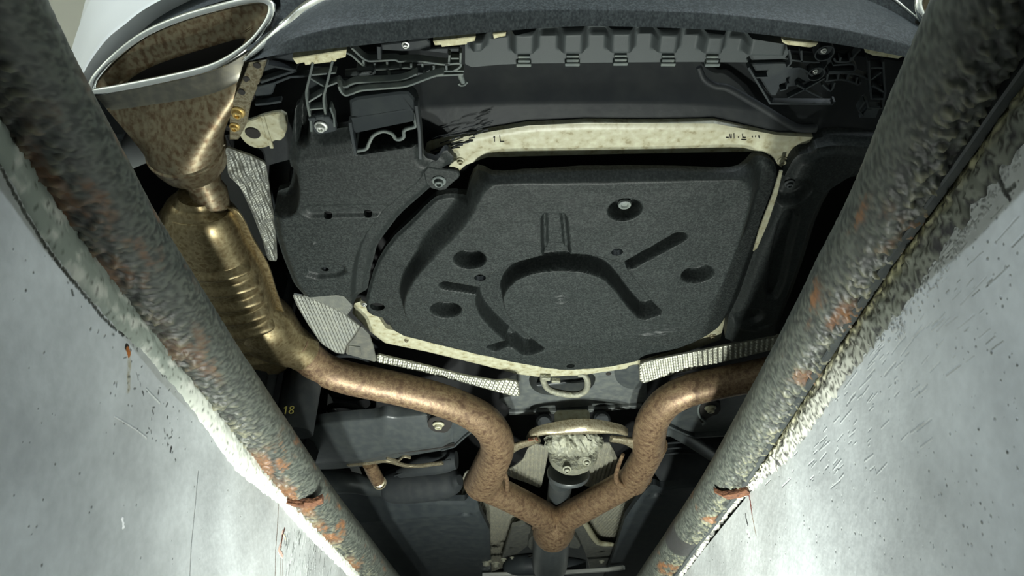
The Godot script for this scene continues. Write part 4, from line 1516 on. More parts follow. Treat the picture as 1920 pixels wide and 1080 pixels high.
func sensor_brackets() -> void:
	# left: two curved ladder rails with cross ribs, a sensor between them
	var h := 0.322
	var f := func(a: Array) -> Array:
		var o := []
		for i in range(0, a.size(), 2):
			o.append(640.0 + a[i] / 7.385)
			o.append(40.0 + a[i + 1] / 7.385)
		return o
	var g := Geo.new()
	for r in [[150, 330, 340, 495, 500, 508, 740, 497, 820, 520, 1050, 512, 1440, 560, 1500, 530], [70, 395, 160, 440, 330, 590, 430, 628, 650, 620, 900, 605, 1020, 640, 1050, 680], [-40, 800, 0, 850, 60, 872, 200, 815, 450, 805, 700, 795, 900, 760, 1050, 690], [-30, 860, 0, 930, 60, 985, 150, 965, 300, 915, 680, 885, 900, 860, 1100, 790, 1290, 720, 1420, 690], [1230, 655, 1700, 650], [1290, 715, 1690, 695], [1440, 560, 1640, 545, 1640, 600, 1550, 650]]:
		bars(g, spl(L3(f.call(r), (0.286 if r[0] == -30 else 0.296) if r[0] < 0 else h), 4), 0.0034, 0.014)
	var br := part("bumper_bracket", g, M.rib_plastic, 40.0, "ribbed grey plastic bracket on the left")
	for r in [[305, 500, 320, 580], [465, 545, 470, 620], [635, 525, 650, 640], [650, 640, 682, 880], [815, 540, 820, 600], [970, 540, 970, 610], [1125, 550, 1125, 610], [1280, 580, 1287, 715], [1455, 575, 1460, 650], [125, 870, 132, 960], [260, 820, 272, 915], [430, 810, 442, 905], [845, 770, 857, 865], [985, 735, 1000, 825], [1140, 715, 1140, 775], [1290, 660, 1440, 660], [1490, 540, 1500, 430], [1650, 540, 1655, 400], [1520, 480, 1630, 480]]:
		g = Geo.new()
		bars(g, [P(f.call(r)[0], f.call(r)[1], 0.298 if r[1] > 690 and r[0] < 1250 else h), P(f.call(r)[2], f.call(r)[3], 0.290 if r[3] > 690 and r[0] < 1250 else h)], 0.0032, 0.012)
		part("rib", g, M.rib_plastic, 40.0, "", br)
	g = Geo.new()
	plate(g, L3(f.call([-40, 790, 200, 830, 700, 810, 1040, 710, 1290, 725, 900, 850, 300, 905, 60, 975, -20, 900]), 0.306), Vector3(0, 0.003, 0), 0.001)
	plate(g, L3(f.call([100, 330, 320, 480, 740, 505, 1050, 520, 1440, 570, 1640, 550, 1620, 690, 1050, 690, 900, 615, 430, 635, 320, 590]), h + 0.012), Vector3(0, 0.003, 0), 0.001)
	part("web", g, M.smooth_plastic, 40.0, "", br)
	g = Geo.new()
	bar(g, P(671, 131, h), P(706, 130, h), 0.021, 0.02)
	tube(g, L3(f.call([75, 735, 240, 720]), h), 0.008, 14)
	tube(g, L3(f.call([480, 712, 660, 700]), h), 0.0075, 14)
	tube(g, L3(f.call([660, 700, 700, 698, 900, 690, 1050, 680]), h), [0.005, 0.006, 0.005, 0.003], 14)
	tube(g, L3(f.call([1060, 665, 1230, 660]), h - 0.002), 0.006, 8)
	part("sensor", g, M.carrier_plastic, 35.0, "small sensor with a round plug", br)
	g = Geo.new()
	plate(g, L3(f.call([550, 322, 1185, 250, 1232, 300, 1240, 375, 1640, 368, 1640, 480, 1470, 452, 1100, 410, 850, 418, 560, 402]), h + 0.004), Vector3(0, 0.006, 0), 0.0015)
	bars(g, L3(f.call([525, 310, 532, 485]), h - 0.002), 0.006, 0.014)
	var pl := part("support_plate", g, M.smooth_plastic, 35.0, "", br)
	bolt(P(760.5, 84.5, h + 0.003), 0.006, M.zinc, pl)
	g = Geo.new()
	tube(g, L3(f.call([1640, 715, 1660, 780, 1690, 850]), h), [0.0045, 0.0045, 0.0035], 10)
	tube(g, spl(L3(f.call([1620, 860, 1650, 885, 1700, 880, 1750, 835]), h - 0.002), 5), 0.0018, 8)
	part("pin", g, M.rib_plastic, 40.0, "", br)
	# left leg: triangulated frame down to a big bolt
	g = Geo.new()
	bars(g, spl(L3h([588, 112, 0.316, 582, 138, 0.306, 576, 163, 0.296, 576, 178, 0.290, 579, 197, 0.284, 583, 215, 0.278, 585, 240, 0.270]), 4), 0.0035, 0.016)
	bars(g, spl(L3h([625, 108, 0.317, 617, 140, 0.305, 612, 160, 0.297, 608, 178, 0.290, 610, 200, 0.283, 614, 214, 0.278]), 4), 0.0035, 0.016)
	for r in [[586, 135, 631, 131], [584, 142, 611, 158], [611, 158, 636, 148], [579, 186, 609, 168], [581, 200, 610, 197], [636, 148, 641, 158, 648, 165], [620, 196, 627, 215, 628, 232]]:
		bars(g, [P(r[0], r[1], 0.318 - (r[1] - 112) * 0.00038), P(r[2], r[3], 0.318 - (r[3] - 112) * 0.00038)] if r.size() == 4 else [P(r[0], r[1], 0.318 - (r[1] - 112) * 0.00038), P(r[2], r[3], 0.318 - (r[3] - 112) * 0.00038), P(r[4], r[5], 0.318 - (r[5] - 112) * 0.00038)], 0.0030, 0.014)
	var leg := part("bracket_leg", g, M.rib_plastic, 40.0, "triangulated grey bracket leg with a bolted foot")
	g = Geo.new()
	plate(g, L3h([588, 118, 0.324, 624, 112, 0.324, 612, 160, 0.304, 609, 178, 0.298, 613, 214, 0.286, 584, 216, 0.286, 577, 178, 0.298, 578, 160, 0.304]), Vector3(0, 0.004, 0), 0.001)
	plate(g, soft(L3([583, 220, 612, 216, 628, 232, 632, 247, 596, 254, 586, 244], 0.272), 1, true, 0.15), Vector3(0, 0.012, 0), 0.002)
	bar(g, P(579, 221, 0.273), P(592, 219, 0.273), 0.006, 0.01)
	bar(g, P(608, 218, 0.273), P(619, 217, 0.273), 0.006, 0.01)
	part("foot", g, M.smooth_plastic, 35.0, "", leg)
	bolt_at(602, 237, 0.270, 25, M.zinc, leg)
	# dark ribbed bracket in the corner by the tail pipe
	g = Geo.new()
	plate(g, L3([500, 112, 555, 96, 560, 125, 540, 135, 520, 150, 510, 180, 480, 188, 476, 175, 490, 140], h + 0.02), Vector3(0, 0.01, 0), 0.002)
	for r in [[504, 118, 556, 128], [490, 150, 556, 128], [485, 160, 515, 152, 545, 140, 580, 138], [480, 192, 505, 190, 528, 186]]:
		bars(g, L3(r, h + 0.012), 0.0045, 0.012)
	part("corner_bracket", g, M.smooth_plastic, 35.0)
	# foam pads of the four clips
	for q in [[548, 110, 650, 94, 648, 108, 631, 112, 630, 116, 572, 123, 570, 118, 556, 121], [812, 78, 892, 69, 890, 78, 876, 81, 875, 84, 828, 89, 827, 85, 815, 86], [1465, 72, 1470, 77, 1534, 82, 1530, 87, 1518, 90, 1476, 85, 1467, 80], [1618, 82, 1624, 89, 1702, 95, 1700, 102, 1684, 111, 1637, 105, 1622, 99]]:
		g = Geo.new()
		plate(g, L3(q, h - 0.012), Vector3(0, 0.012, 0.002), 0.0012)
		part("foam_pad", g, M.foam_pad, 35.0, "cream pad of the bumper clip")
	# right: mirrored, dimmer set
	g = Geo.new()
	for r in [[1562, 104, 1567, 111, 1592, 111, 1600, 100, 1612, 88], [1551, 133, 1590, 133, 1617, 139, 1628, 148], [1545, 148, 1572, 145, 1588, 147, 1608, 154, 1612, 149], [1478, 88, 1482, 112, 1475, 121, 1484, 122], [1501, 90, 1502, 112], [1482, 108, 1520, 112, 1535, 112], [1484, 124, 1502, 124, 1522, 138], [1540, 154, 1556, 166, 1564, 150], [1560, 118, 1598, 116, 1598, 129, 1552, 130]]:
		bars(g, spl(L3(r, h), 3), 0.003, 0.012)
	var rb := part("bumper_bracket", g, M.smooth_plastic, 40.0, "ribbed dark plastic bracket on the right")
	for r in [[1575, 103, 1573, 110], [1594, 103, 1592, 111], [1551, 134, 1549, 146], [1571, 134, 1569, 146], [1590, 134, 1586, 147], [1606, 140, 1603, 152]]:
		g = Geo.new()
		bars(g, L3(r, h), 0.003, 0.012)
		part("rib", g, M.smooth_plastic, 40.0, "", rb)
	for q in [[1545, 97, 18], [1529, 136, 16]]:
		g = Geo.new()
		var p := P(q[0], q[1], h - 0.003)
		var r: float = q[2] * depth(p) / LENS
		lathe(g, p, Vector3.DOWN, [[r, -0.01], [r, 0.004], [r * 0.88, 0.004], [r * 0.86, -0.004], [r * 0.4, -0.004], [0.00001, -0.003]], 28)
		part("screw_boss", g, M.smooth_plastic, 35.0, "", rb)
		bolt(p + Vector3(0, 0.002, 0), r * 0.33, M.zinc, rb)
	g = Geo.new()
	plate(g, L3([1404, 120, 1468, 118, 1506, 123, 1524, 140, 1518, 152, 1490, 162, 1462, 166, 1455, 180, 1446, 180, 1420, 150], h + 0.006), Vector3(0, 0.006, 0), 0.0015)
	plate(g, L3([1540, 100, 1600, 98, 1600, 130, 1550, 134, 1530, 120], h + 0.008), Vector3(0, 0.006, 0), 0.0015)
	bars(g, L3([1402, 122, 1443, 190, 1560, 191, 1563, 186], h), 0.0035, 0.012)
	for r in [[1476, 180, 1508, 164, 1545, 143], [1492, 155, 1515, 168, 1540, 180], [1462, 166, 1474, 163, 1477, 152], [1415, 142, 1438, 141]]:
		bars(g, L3(r, h), 0.0028, 0.010)
	part("support_plate", g, M.smooth_plastic, 35.0, "", rb)
	g = Geo.new()
	for r in [[1627, 108, 1629, 150, 1632, 180], [1654, 110, 1656, 150, 1658, 166, 1655, 182], [1630, 122, 1653, 122], [1632, 144, 1650, 130], [1633, 155, 1656, 168], [1632, 180, 1655, 180], [1622, 182, 1626, 197, 1653, 198, 1655, 182], [1620, 185, 1608, 202, 1616, 214]]:
		bars(g, L3(r, h - 0.004), 0.003, 0.014)
	plate(g, L3([1627, 205, 1652, 200, 1642, 222, 1612, 222], h - 0.01), Vector3(0, 0.008, 0), 0.0015)
	plate(g, L3([1629, 112, 1654, 112, 1656, 180, 1633, 180], h + 0.006), Vector3(0, 0.004, 0), 0.001)
	part("bracket_leg", g, M.smooth_plastic, 40.0, "triangulated dark bracket leg on the right")

func muffler() -> void:
	var secs := [[366, 366, 0.292, 30, 0.028], [366, 377, 0.290, 40, 0.035], [367, 390, 0.286, 58, 0.047], [372, 409, 0.280, 72, 0.058], [380, 445, 0.276, 82, 0.066], [392, 490, 0.272, 97, 0.071], [404, 540, 0.270, 101, 0.071], [420, 590, 0.268, 104, 0.070], [436, 638, 0.266, 104, 0.066], [448, 672, 0.264, 94, 0.052], [456, 690, 0.263, 62, 0.032]]
	for mirror in [false, true]:
		var f := func(p: Vector3) -> Vector3: return Vector3(0.23 - p.x, p.y, p.z) if mirror else p
		var c := []
		var k := []
		for s in secs:
			var p := P(s[0], s[1], s[2])
			c.append(p)
			k.append(Vector2(s[3] * depth(p) / LENS, s[4]))
		c = spl(c, 24)
		k = spl(k, 24)
		var rs := []
		var seam := []
		for i in c.size():
			var t: Vector3 = (c[mini(i + 1, c.size() - 1)] - c[maxi(i - 1, 0)]).normalized()
			var side := t.cross(Vector3.UP).normalized()
			var up := side.cross(t)
			var row := []
			var u := float(i) / (c.size() - 1)
			var rib := 0.0
			if u > 0.43 and u < 0.79:
				rib = pow(maxf(0.0, sin((u - 0.43) / 0.36 * PI * 13.0)), 0.8)
			for j in 72:
				var a := TAU * j / 72
				var ca := cos(a)
				var sa := sin(a)
				var e := 0.82
				var x: float = signf(ca) * pow(absf(ca), e) * k[i].x
				var y: float = signf(sa) * pow(absf(sa), e) * k[i].y
				# the ribs run over the underside only
				var m := ss(-0.25, -0.55, sa) if side.x * ca > 0 else ss(0.05, -0.25, sa)
				var grow: float = 1.0 + rib * 0.0105 / maxf(k[i].y, 0.02) * m
				row.append(f.call(c[i] + side * x * grow + up * y * grow))
			rs.append(row)
			if i % 4 == 0:
				var sx: float = signf(side.x)
				seam.append(f.call(c[i] + side * sx * (k[i].x + 0.004) + up * 0.002))
		var g := Geo.new()
		g.rows(rs, true, true, true)
		var mu := part("muffler", g, M.muffler_steel, 60.0, "tarnished bronze-coloured muffler with pressed ribs" if not mirror else "")
		g = Geo.new()
		bars(g, seam, 0.016, 0.005)
		part("seam_flange", g, M.muffler_steel, 60.0, "", mu)
		# conical outlet towards the pipe
		g = Geo.new()
		var path := []
		var rad := []
		for q in [[470, 580, 0.268, 50], [492, 606, 0.262, 58], [512, 626, 0.258, 54], [534, 642, 0.254, 46], [560, 656, 0.25, 37], [572, 664, 0.248, 35]]:
			var p := P(q[0], q[1], q[2])
			path.append(f.call(p))
			rad.append(Vector2(q[3] * depth(p) / LENS, 0))
		path = spl(path, 6)
		rad = spl(rad, 6).map(func(v): return v.x)
		tube(g, path, rad, 28)
		part("outlet_cone", g, M.muffler_steel, 60.0, "", mu)

# a foil sheet with pressed dimples or waves: wave(p) gives the relief
func foil(called: String, px: Array, h: float, m: Material, wave: Callable, label := "", cell := 0.0022, slope := Vector2.ZERO) -> MeshInstance3D:
	var g := Geo.new()
	var o := L2(px, h)
	var c := Vector2.ZERO
	for q in o:
		c += q / o.size()
	panel(g, soft2(o, 1, 0.12), [], cell, 0.004, func(p, d): return h + (p - c).dot(slope) + wave.call(p - c) * ss(0.0, -0.006, d))
	return part(called, g, m, 179.0, label)

func heat_shields() -> void:
	var cr := noise_of(1.0, FastNoiseLite.TYPE_SIMPLEX_SMOOTH, 3, 91)
	var knit := func(p: Vector2) -> float: return 0.0026 * sin(p.x * 440 + p.y * 560) * sin(p.x * 440 - p.y * 560) + 0.008 * cr.get_noise_2d(p.x * 22, p.y * 14)
	foil("heat_shield", [422, 275, 446, 284, 470, 292, 498, 306, 504, 345, 512, 390, 517, 440, 520, 490, 502, 488, 492, 450, 474, 402, 450, 350, 428, 330], 0.315, M.foil_dull, knit, "crinkled foil shield between muffler and panel", 0.002)
	var dimple := func(p: Vector2) -> float: return 0.0030 * sin(p.x * 440 + p.y * 620) * sin(p.x * 440 - p.y * 620)
	foil("heat_shield", [548, 552, 572, 556, 600, 566, 626, 574, 648, 590, 664, 604, 676, 612, 664, 630, 650, 648, 646, 664, 630, 662, 602, 644, 576, 606, 556, 572], 0.272, M.foil_dull, dimple, "dimpled foil shield beside the muffler outlet", 0.0015)
	var ridge := func(p: Vector2) -> float: return 0.0022 * sin(p.x * 1050 + p.y * 260)
	foil("heat_shield", [562, 556, 600, 548, 650, 552, 662, 576, 650, 592, 620, 576, 590, 564], 0.266, M.foil_dull, ridge, "ridged foil strip under the panel edge", 0.0014)
	var g := Geo.new()
	plate(g, soft(L3([676, 612, 692, 628, 700, 650, 706, 680, 670, 670, 648, 664, 650, 648, 664, 632], 0.270), 1, true, 0.1), Vector3(0, 0.004, 0), 0.0015)
	bars(g, L3([655, 648, 675, 650, 677, 668], 0.269), 0.003, 0.004)
	bars(g, L3([655, 648, 654, 662], 0.269), 0.003, 0.004)
	part("shield_clip", g, M.foil_dull, 35.0, "smooth metal end piece of the foil shield")
	var wave := func(p: Vector2) -> float:
		return 0.0028 * sin(p.y * 400 + p.x * 110) + 0.0010 * sin(p.x * 520 - p.y * 120)
	foil("heat_shield", [706, 664, 740, 672, 800, 686, 870, 704, 930, 714, 950, 712, 972, 716, 976, 742, 962, 743, 900, 726, 800, 700, 740, 686, 706, 679], 0.283, M.foil, wave, "long embossed foil strip above the left exhaust pipe", 0.0018)
	var wave2 := func(p: Vector2) -> float:
		return 0.0028 * sin(p.y * 400 - p.x * 130) + 0.0010 * sin(p.x * 520 + p.y * 120)
	foil("heat_shield", [1198, 684, 1212, 678, 1260, 668, 1330, 654, 1400, 640, 1470, 627, 1540, 612, 1540, 636, 1465, 652, 1400, 668, 1310, 690, 1240, 708, 1206, 719, 1198, 712], 0.283, M.foil, wave2, "long embossed foil strip above the right exhaust pipe", 0.0018)

func exhaust_pipes() -> void:
	var g := Geo.new()
	ptube(g, [548, 646, 0.25, 66, 575, 668, 0.248, 64, 606, 692, 0.245, 62, 650, 708, 0.242, 62, 700, 719, 0.240, 62, 760, 732, 0.236, 62, 820, 748, 0.230, 62, 868, 766, 0.226, 62, 906, 788, 0.220, 64, 928, 816, 0.215, 64, 932, 842, 0.210, 64, 922, 868, 0.206, 65, 908, 898, 0.202, 66, 902, 908, 0.200, 66], 28, 8)
	var ep := part("exhaust_pipe", g, M.rust_pipe, 60.0, "rusty left exhaust pipe")
	g = Geo.new()
	ptube(g, [892, 900, 0.202, 56, 918, 915, 0.198, 56, 950, 930, 0.194, 54, 1000, 956, 0.188, 53, 1046, 982, 0.184, 54], 28, 8)
	part("pipe_leg", g, M.rust_pipe, 60.0, "", ep)
	g = Geo.new()
	ptube(g, [938, 876, 0.196, 8, 946, 888, 0.186, 9, 951, 905, 0.180, 9, 950, 922, 0.180, 8], 10, 6)
	part("weld_ridge", g, M.rust_pipe, 60.0, "", ep)
	g = Geo.new()
	ptube(g, [1640, 648, 0.25, 62, 1560, 668, 0.25, 60, 1480, 690, 0.248, 60, 1410, 706, 0.245, 60, 1350, 718, 0.242, 60, 1290, 733, 0.236, 60, 1250, 754, 0.228, 60, 1226, 784, 0.220, 61, 1218, 812, 0.214, 62, 1216, 838, 0.210, 62], 28, 8)
	var rp := part("exhaust_pipe", g, M.rust_pipe, 60.0, "rusty right exhaust pipe")
	g = Geo.new()
	ptube(g, [1224, 832, 0.212, 56, 1212, 856, 0.208, 56, 1196, 884, 0.203, 56, 1186, 902, 0.200, 56], 28, 8)
	part("pipe_elbow", g, M.rust_pipe, 60.0, "", rp)
	g = Geo.new()
	ptube(g, [1200, 888, 0.202, 52, 1172, 908, 0.198, 54, 1130, 932, 0.193, 53, 1090, 954, 0.188, 53, 1050, 976, 0.184, 54], 28, 8)
	part("pipe_leg", g, M.rust_pipe, 60.0, "", rp)
	g = Geo.new()
	ptube(g, [1168, 852, 0.204, 7, 1160, 872, 0.192, 8, 1155, 892, 0.184, 9, 1160, 906, 0.176, 10, 1178, 916, 0.172, 11, 1194, 918, 0.176, 10, 1212, 910, 0.188, 8], 10, 6)
	part("weld_ridge", g, M.rust_pipe, 60.0, "", rp)
	# joint and trunk
	g = Geo.new()
	ptube(g, [1048, 966, 0.186, 34, 1044, 976, 0.185, 66, 1040, 986, 0.184, 78, 1037, 994, 0.184, 77, 1036, 998, 0.184, 74], 28, 6)
	var yj := part("exhaust_junction", g, M.rust_pipe, 60.0, "rusty Y-shaped joint of the exhaust")
	g = Geo.new()
	ptube(g, [1036, 1000, 0.186, 70, 1033, 1030, 0.182, 68, 1031, 1056, 0.180, 66, 1030, 1064, 0.180, 60, 1028, 1076, 0.178, 40, 1028, 1100, 0.178, 40], 28, 6)
	part("trunk_pipe", g, M.black_steel, 60.0, "dull grey trunk pipe", yj)
	g = Geo.new()
	ptube(g, [1000, 990, 0.186, 8, 1004, 984, 0.18, 8, 1014, 990, 0.174, 6, 1024, 1002, 0.170, 5, 1040, 1006, 0.170, 5, 1060, 1000, 0.174, 5], 8, 6)
	part("weld_ridge", g, M.rust_pipe, 60.0, "", yj)
	# hanger arms to the middle bracket
	g = Geo.new()
	ptube(g, [938, 862, 0.213, 16, 952, 845, 0.212, 26, 970, 836, 0.213, 22, 990, 830, 0.214, 20, 1008, 824, 0.215, 20], 12, 6, true, 0.6)
	part("hanger_arm", g, M.bracket_steel, 60.0, "pale rusty hanger arm on the left")
	g = Geo.new()
	bar(g, P(992, 826, 0.214), P(1008, 823, 0.214), 0.014, 0.008)
	part("hanger_arm_end", g, M.rust)
	g = Geo.new()
	ptube(g, [1208, 846, 0.212, 20, 1192, 832, 0.212, 30, 1172, 826, 0.213, 22, 1146, 822, 0.215, 20], 12, 6, true, 0.6)
	bars(g, L3([1144, 819, 1168, 822], 0.213), 0.004, 0.006)
	part("hanger_arm", g, M.bracket_steel, 60.0, "pale rusty hanger arm on the right")

func axle() -> void:
	# cross beam with an oval opening and the wire loop before it
	var h := 0.326
	var g := Geo.new()
	panel(g, L2([935, 752, 972, 742, 972, 690, 1150, 690, 1212, 700, 1214, 756, 1200, 758, 1080, 766, 956, 770], h), [soft2(L2([992, 704, 1010, 698, 1100, 698, 1118, 704, 1114, 722, 1098, 736, 1070, 742, 1020, 741, 1000, 732, 992, 718], h), 2)], 0.004, 0.06, func(p, d): return h + 0.006 * ss(-0.012, 0.0, d))
	bars(g, L3([955, 772, 1080, 769, 1204, 759], h - 0.003), 0.018, 0.014)
	var beam := part("rear_subframe", g, M.beam_steel, 60.0, "dark grey steel cross beam with an oval opening")
	g = Geo.new()
	plate(g, soft(L3([1152, 690, 1206, 690, 1206, 728, 1180, 731, 1160, 722, 1152, 706], h - 0.004), 2), Vector3(0, 0.02, 0), 0.003)
	lathe(g, P(1192, 690, h - 0.006), Vector3.DOWN, [[0.024, -0.01], [0.024, 0.004], [0.020, 0.006], [0.00001, 0.005]], 28)
	part("mount_pad", g, M.black_steel, 35.0, "", beam)
	g = Geo.new()
	lathe(g, P(1141, 701, h - 0.001), Vector3.DOWN, [[0.0075, -0.001], [0.007, 0.001], [0.00001, 0.0008]], 18)
	part("beam_hole", g, M.dark_inside, 35.0, "", beam)
	g = Geo.new()
	ptube(g, [1018, 700, 0.318, 11, 1019, 714, 0.310, 12, 1028, 729, 0.305, 12, 1050, 737, 0.302, 13, 1080, 740, 0.302, 13, 1097, 733, 0.305, 12, 1102, 718, 0.310, 12, 1096, 704, 0.318, 11, 1084, 703, 0.320, 8], 12, 8)
	bar(g, P(1015, 708, 0.31), P(1032, 708, 0.31), 0.016, 0.014)
	bar(g, P(1034, 713, 0.312), P(1050, 714, 0.312), 0.010, 0.012)
	part("exhaust_hanger_loop", g, M.alloy, 60.0, "grey rubber hanger loop in front of the opening")
	g = Geo.new()
	bar(g, P(1000, 722, 0.35), P(1100, 712, 0.35), 0.01, 0.01)
	part("cross_rod", g, M.black_steel)
	# differential: shiny strap, crusty casting, housing, flange
	var tp := spl(L3h([986, 828, 0.222, 996, 814, 0.228, 1018, 805, 0.234, 1042, 800, 0.238, 1064, 796, 0.240, 1094, 794, 0.240, 1124, 796, 0.240, 1150, 801, 0.236, 1168, 806, 0.232, 1178, 813, 0.228]), 6)
	var bt := spl(L3h([990, 834, 0.220, 1002, 822, 0.222, 1020, 816, 0.224, 1042, 816, 0.222, 1064, 815, 0.222, 1094, 814, 0.222, 1124, 813, 0.222, 1148, 813, 0.222, 1164, 815, 0.222, 1176, 818, 0.222]), 6)
	g = Geo.new()
	var rs := []
	for t in [-0.15, 0.0, 0.15, 0.35, 0.55, 0.75, 0.9, 1.0, 1.1]:
		var row := []
		for i in tp.size():
			var p: Vector3 = tp[i].lerp(bt[i], clampf(t, 0, 1))
			var w: float = tp[i].distance_to(bt[i])
			row.append(p + Vector3(0, -0.28 * w * sin(PI * clampf(t, 0, 1)) + (0.014 if t < 0 or t > 1 else 0.0), 0))
		rs.append(row)
	g.rows(rs)
	part("hanger_strap", g, M.bracket_steel, 70.0, "smooth pale strap with two bright glints")
	var nz := noise_of(1.0, FastNoiseLite.TYPE_SIMPLEX_SMOOTH, 4, 93)
	g = Geo.new()
	rs = []
	var c0 := P(1076, 826, 0.25)
	for i in 40:
		var row := []
		var u := i / 39.0 * 2 - 1
		for k in 40:
			var a := TAU * k / 40
			var r := 0.042 * sqrt(maxf(0.02, 1 - pow(absf(u), 4.0)))
			var p := c0 + Vector3(u * 0.082, -sin(a) * r * 1.0, cos(a) * r * 1.15)
			p += (p - c0).normalized() * (nz.get_noise_3dv(p * 50) * 0.012 + nz.get_noise_3dv(p * 160) * 0.005)
			row.append(p)
		rs.append(row)
	g.rows(rs, true, true, true)
	var df := part("differential", g, M.alloy, 60.0, "crusty weathered alloy differential")
	g = Geo.new()
	rs = []
	var c1 := P(1074, 856, 0.25)
	for q in [[-0.03, 0.072], [0.0, 0.074], [0.02, 0.070], [0.024, 0.062], [0.05, 0.058], [0.056, 0.046], [0.062, 0.044]]:
		var row := []
		for k in 40:
			var a := TAU * k / 40
			row.append(c1 + Vector3(cos(a) * q[1], sin(a) * q[1] * 0.72, -q[0]))
		rs.append(row)
	g.rows(rs, true, true, true)
	part("housing", g, M.alloy, 40.0, "", df)
	g = Geo.new()
	bar(g, P(1040, 790, 0.27), P(1106, 788, 0.27), 0.05, 0.05)
	part("cover_block", g, M.cream, 35.0, "pale block above the strap", df)
	for q in [[1020, 792], [1128, 786]]:
		g = Geo.new()
		lathe(g, P(q[0], q[1], 0.285), Vector3(0, -0.6, 1), [[0.024, -0.03], [0.024, 0.01], [0.018, 0.018], [0.00001, 0.018]], 20)
		part("rubber_mount", g, M.rubber, 35.0, "", df)
	g = Geo.new()
	var fl := P(1066, 884, 0.24)
	lathe(g, fl, Vector3(0, -0.55, -0.85), [[0.066, 0.0], [0.068, 0.006], [0.066, 0.014], [0.04, 0.018], [0.036, 0.03], [0.00001, 0.032]], 36)
	var fg := part("shaft_flange", g, M.black_steel, 35.0, "", df)
	bolt(P(1063, 880, 0.2), 0.014, M.alloy, fg, Vector3(0, -0.8, 0.5))
	bolt(P(1100, 866, 0.212), 0.013, M.alloy, df, Vector3(0, -0.8, 0.5))
	g = Geo.new()
	plate(g, soft(L3([1080, 868, 1090, 858, 1108, 860, 1110, 870, 1100, 879, 1088, 874], 0.216), 1), Vector3(0, 0.02, 0), 0.003)
	part("lug", g, M.alloy, 35.0, "", df)
	g = Geo.new()
	var sh := P(1052, 900, 0.255)
	tube(g, [sh, sh + Vector3(0.0, 0.004, -0.12), sh + Vector3(0.0, 0.01, -0.30), sh + Vector3(0, 0.02, -2.2)], 0.040, 24)
	part("propeller_shaft", g, M.black_steel, 60.0, "dull grey propeller shaft")
	# left: stamped control arm with a bolt pocket
	var top := spl(L3h([520, 822, 0.255, 556, 806, 0.255, 600, 795, 0.252, 650, 789, 0.25, 700, 785, 0.248, 722, 780, 0.246, 745, 782, 0.246, 800, 777, 0.244, 830, 778, 0.242, 850, 792, 0.24]), 6)
	var bot := spl(L3h([520, 850, 0.255, 556, 866, 0.252, 600, 874, 0.25, 650, 872, 0.248, 700, 866, 0.246, 722, 860, 0.245, 745, 853, 0.244, 800, 843, 0.242, 830, 838, 0.240, 850, 832, 0.238]), 6)
	g = Geo.new()
	rs = []
	for t in [[-0.05, 0.03], [0.0, 0.003], [0.03, -0.002], [0.12, -0.012], [0.3, -0.026], [0.5, -0.034], [0.62, -0.034], [0.72, -0.026], [0.76, -0.018], [0.9, -0.014], [1.0, -0.010], [1.02, 0.03]]:
		var row := []
		for i in top.size():
			var k := ss(1.0, 0.86, float(i) / (top.size() - 1))
			row.append(top[i].lerp(bot[i], clampf(t[0], 0, 1)) + Vector3(0, t[1] * (0.45 + 0.55 * k), 0))
		rs.append(row)
	g.rows(rs)
	var arm := part("control_arm", g, M.black_steel, 70.0, "stamped dark steel control arm on the left")
	g = Geo.new()
	plate(g, soft(L3h([838, 782, 0.232, 862, 782, 0.232, 893, 799, 0.232, 872, 818, 0.23, 856, 834, 0.23, 835, 840, 0.228, 842, 824, 0.23], ), 1, true, 0.12), Vector3(0, 0.012, 0), 0.002)
	bars(g, L3([828, 842, 852, 835, 870, 818, 893, 800], 0.229), 0.006, 0.012)
	var lug := part("arm_lug", g, M.black_steel, 35.0, "", arm)
	g = Geo.new()
	lathe(g, P(870, 791, 0.2315), Vector3.DOWN, [[0.0065, -0.001], [0.006, 0.001], [0.00001, 0.0008]], 16)
	part("lug_hole", g, M.dark_inside, 35.0, "", lug)
	g = Geo.new()
	plate(g, soft(L3([800, 788, 826, 780, 846, 786, 848, 800, 838, 812, 822, 812, 804, 806], 0.218), 1), Vector3(0, 0.006, 0), 0.002)
	part("bolt_pocket", g, M.dark_inside, 35.0, "", arm)
	bolt_at(822, 796, 0.214, 22, M.cream, arm)
	g = Geo.new()
	bars(g, L3([748, 848, 800, 842, 852, 834], 0.2215), 0.005, 0.008)
	part("slot", g, M.dark_inside, 35.0, "", arm)
	# lower bits: pale bracket, rusty link with its bushing, bellows-like arm
	g = Geo.new()
	bars(g, spl(L3([652, 872, 690, 868, 725, 864, 770, 874, 830, 868], 0.232), 5), 0.016, 0.008)
	bars(g, spl(L3([725, 858, 745, 864, 756, 856, 770, 858], 0.228), 5), 0.006, 0.008)
	part("link_bracket", g, M.bracket_steel, 50.0, "pale rust-stained bracket")
	g = Geo.new()
	ptube(g, [692, 868, 0.235, 26, 700, 885, 0.228, 26, 708, 900, 0.222, 26], 14, 5)
	var lk := part("drop_link", g, M.rust_pipe, 50.0, "rusty link with a round bushing")
	g = Geo.new()
	var bu := P(711, 904, 0.22)
	lathe(g, bu, Vector3(0.25, -0.45, 0.85), [[0.022, -0.02], [0.022, 0.012], [0.018, 0.014], [0.016, 0.008], [0.00001, 0.010]], 24)
	part("bushing", g, M.bracket_steel, 35.0, "", lk)
	g = Geo.new()
	ptube(g, [560, 900, 0.25, 44, 610, 902, 0.25, 46, 660, 905, 0.248, 40, 700, 916, 0.245, 30, 722, 924, 0.243, 20], 18, 6)
	part("lower_arm", g, M.black_steel, 60.0)
	g = Geo.new()
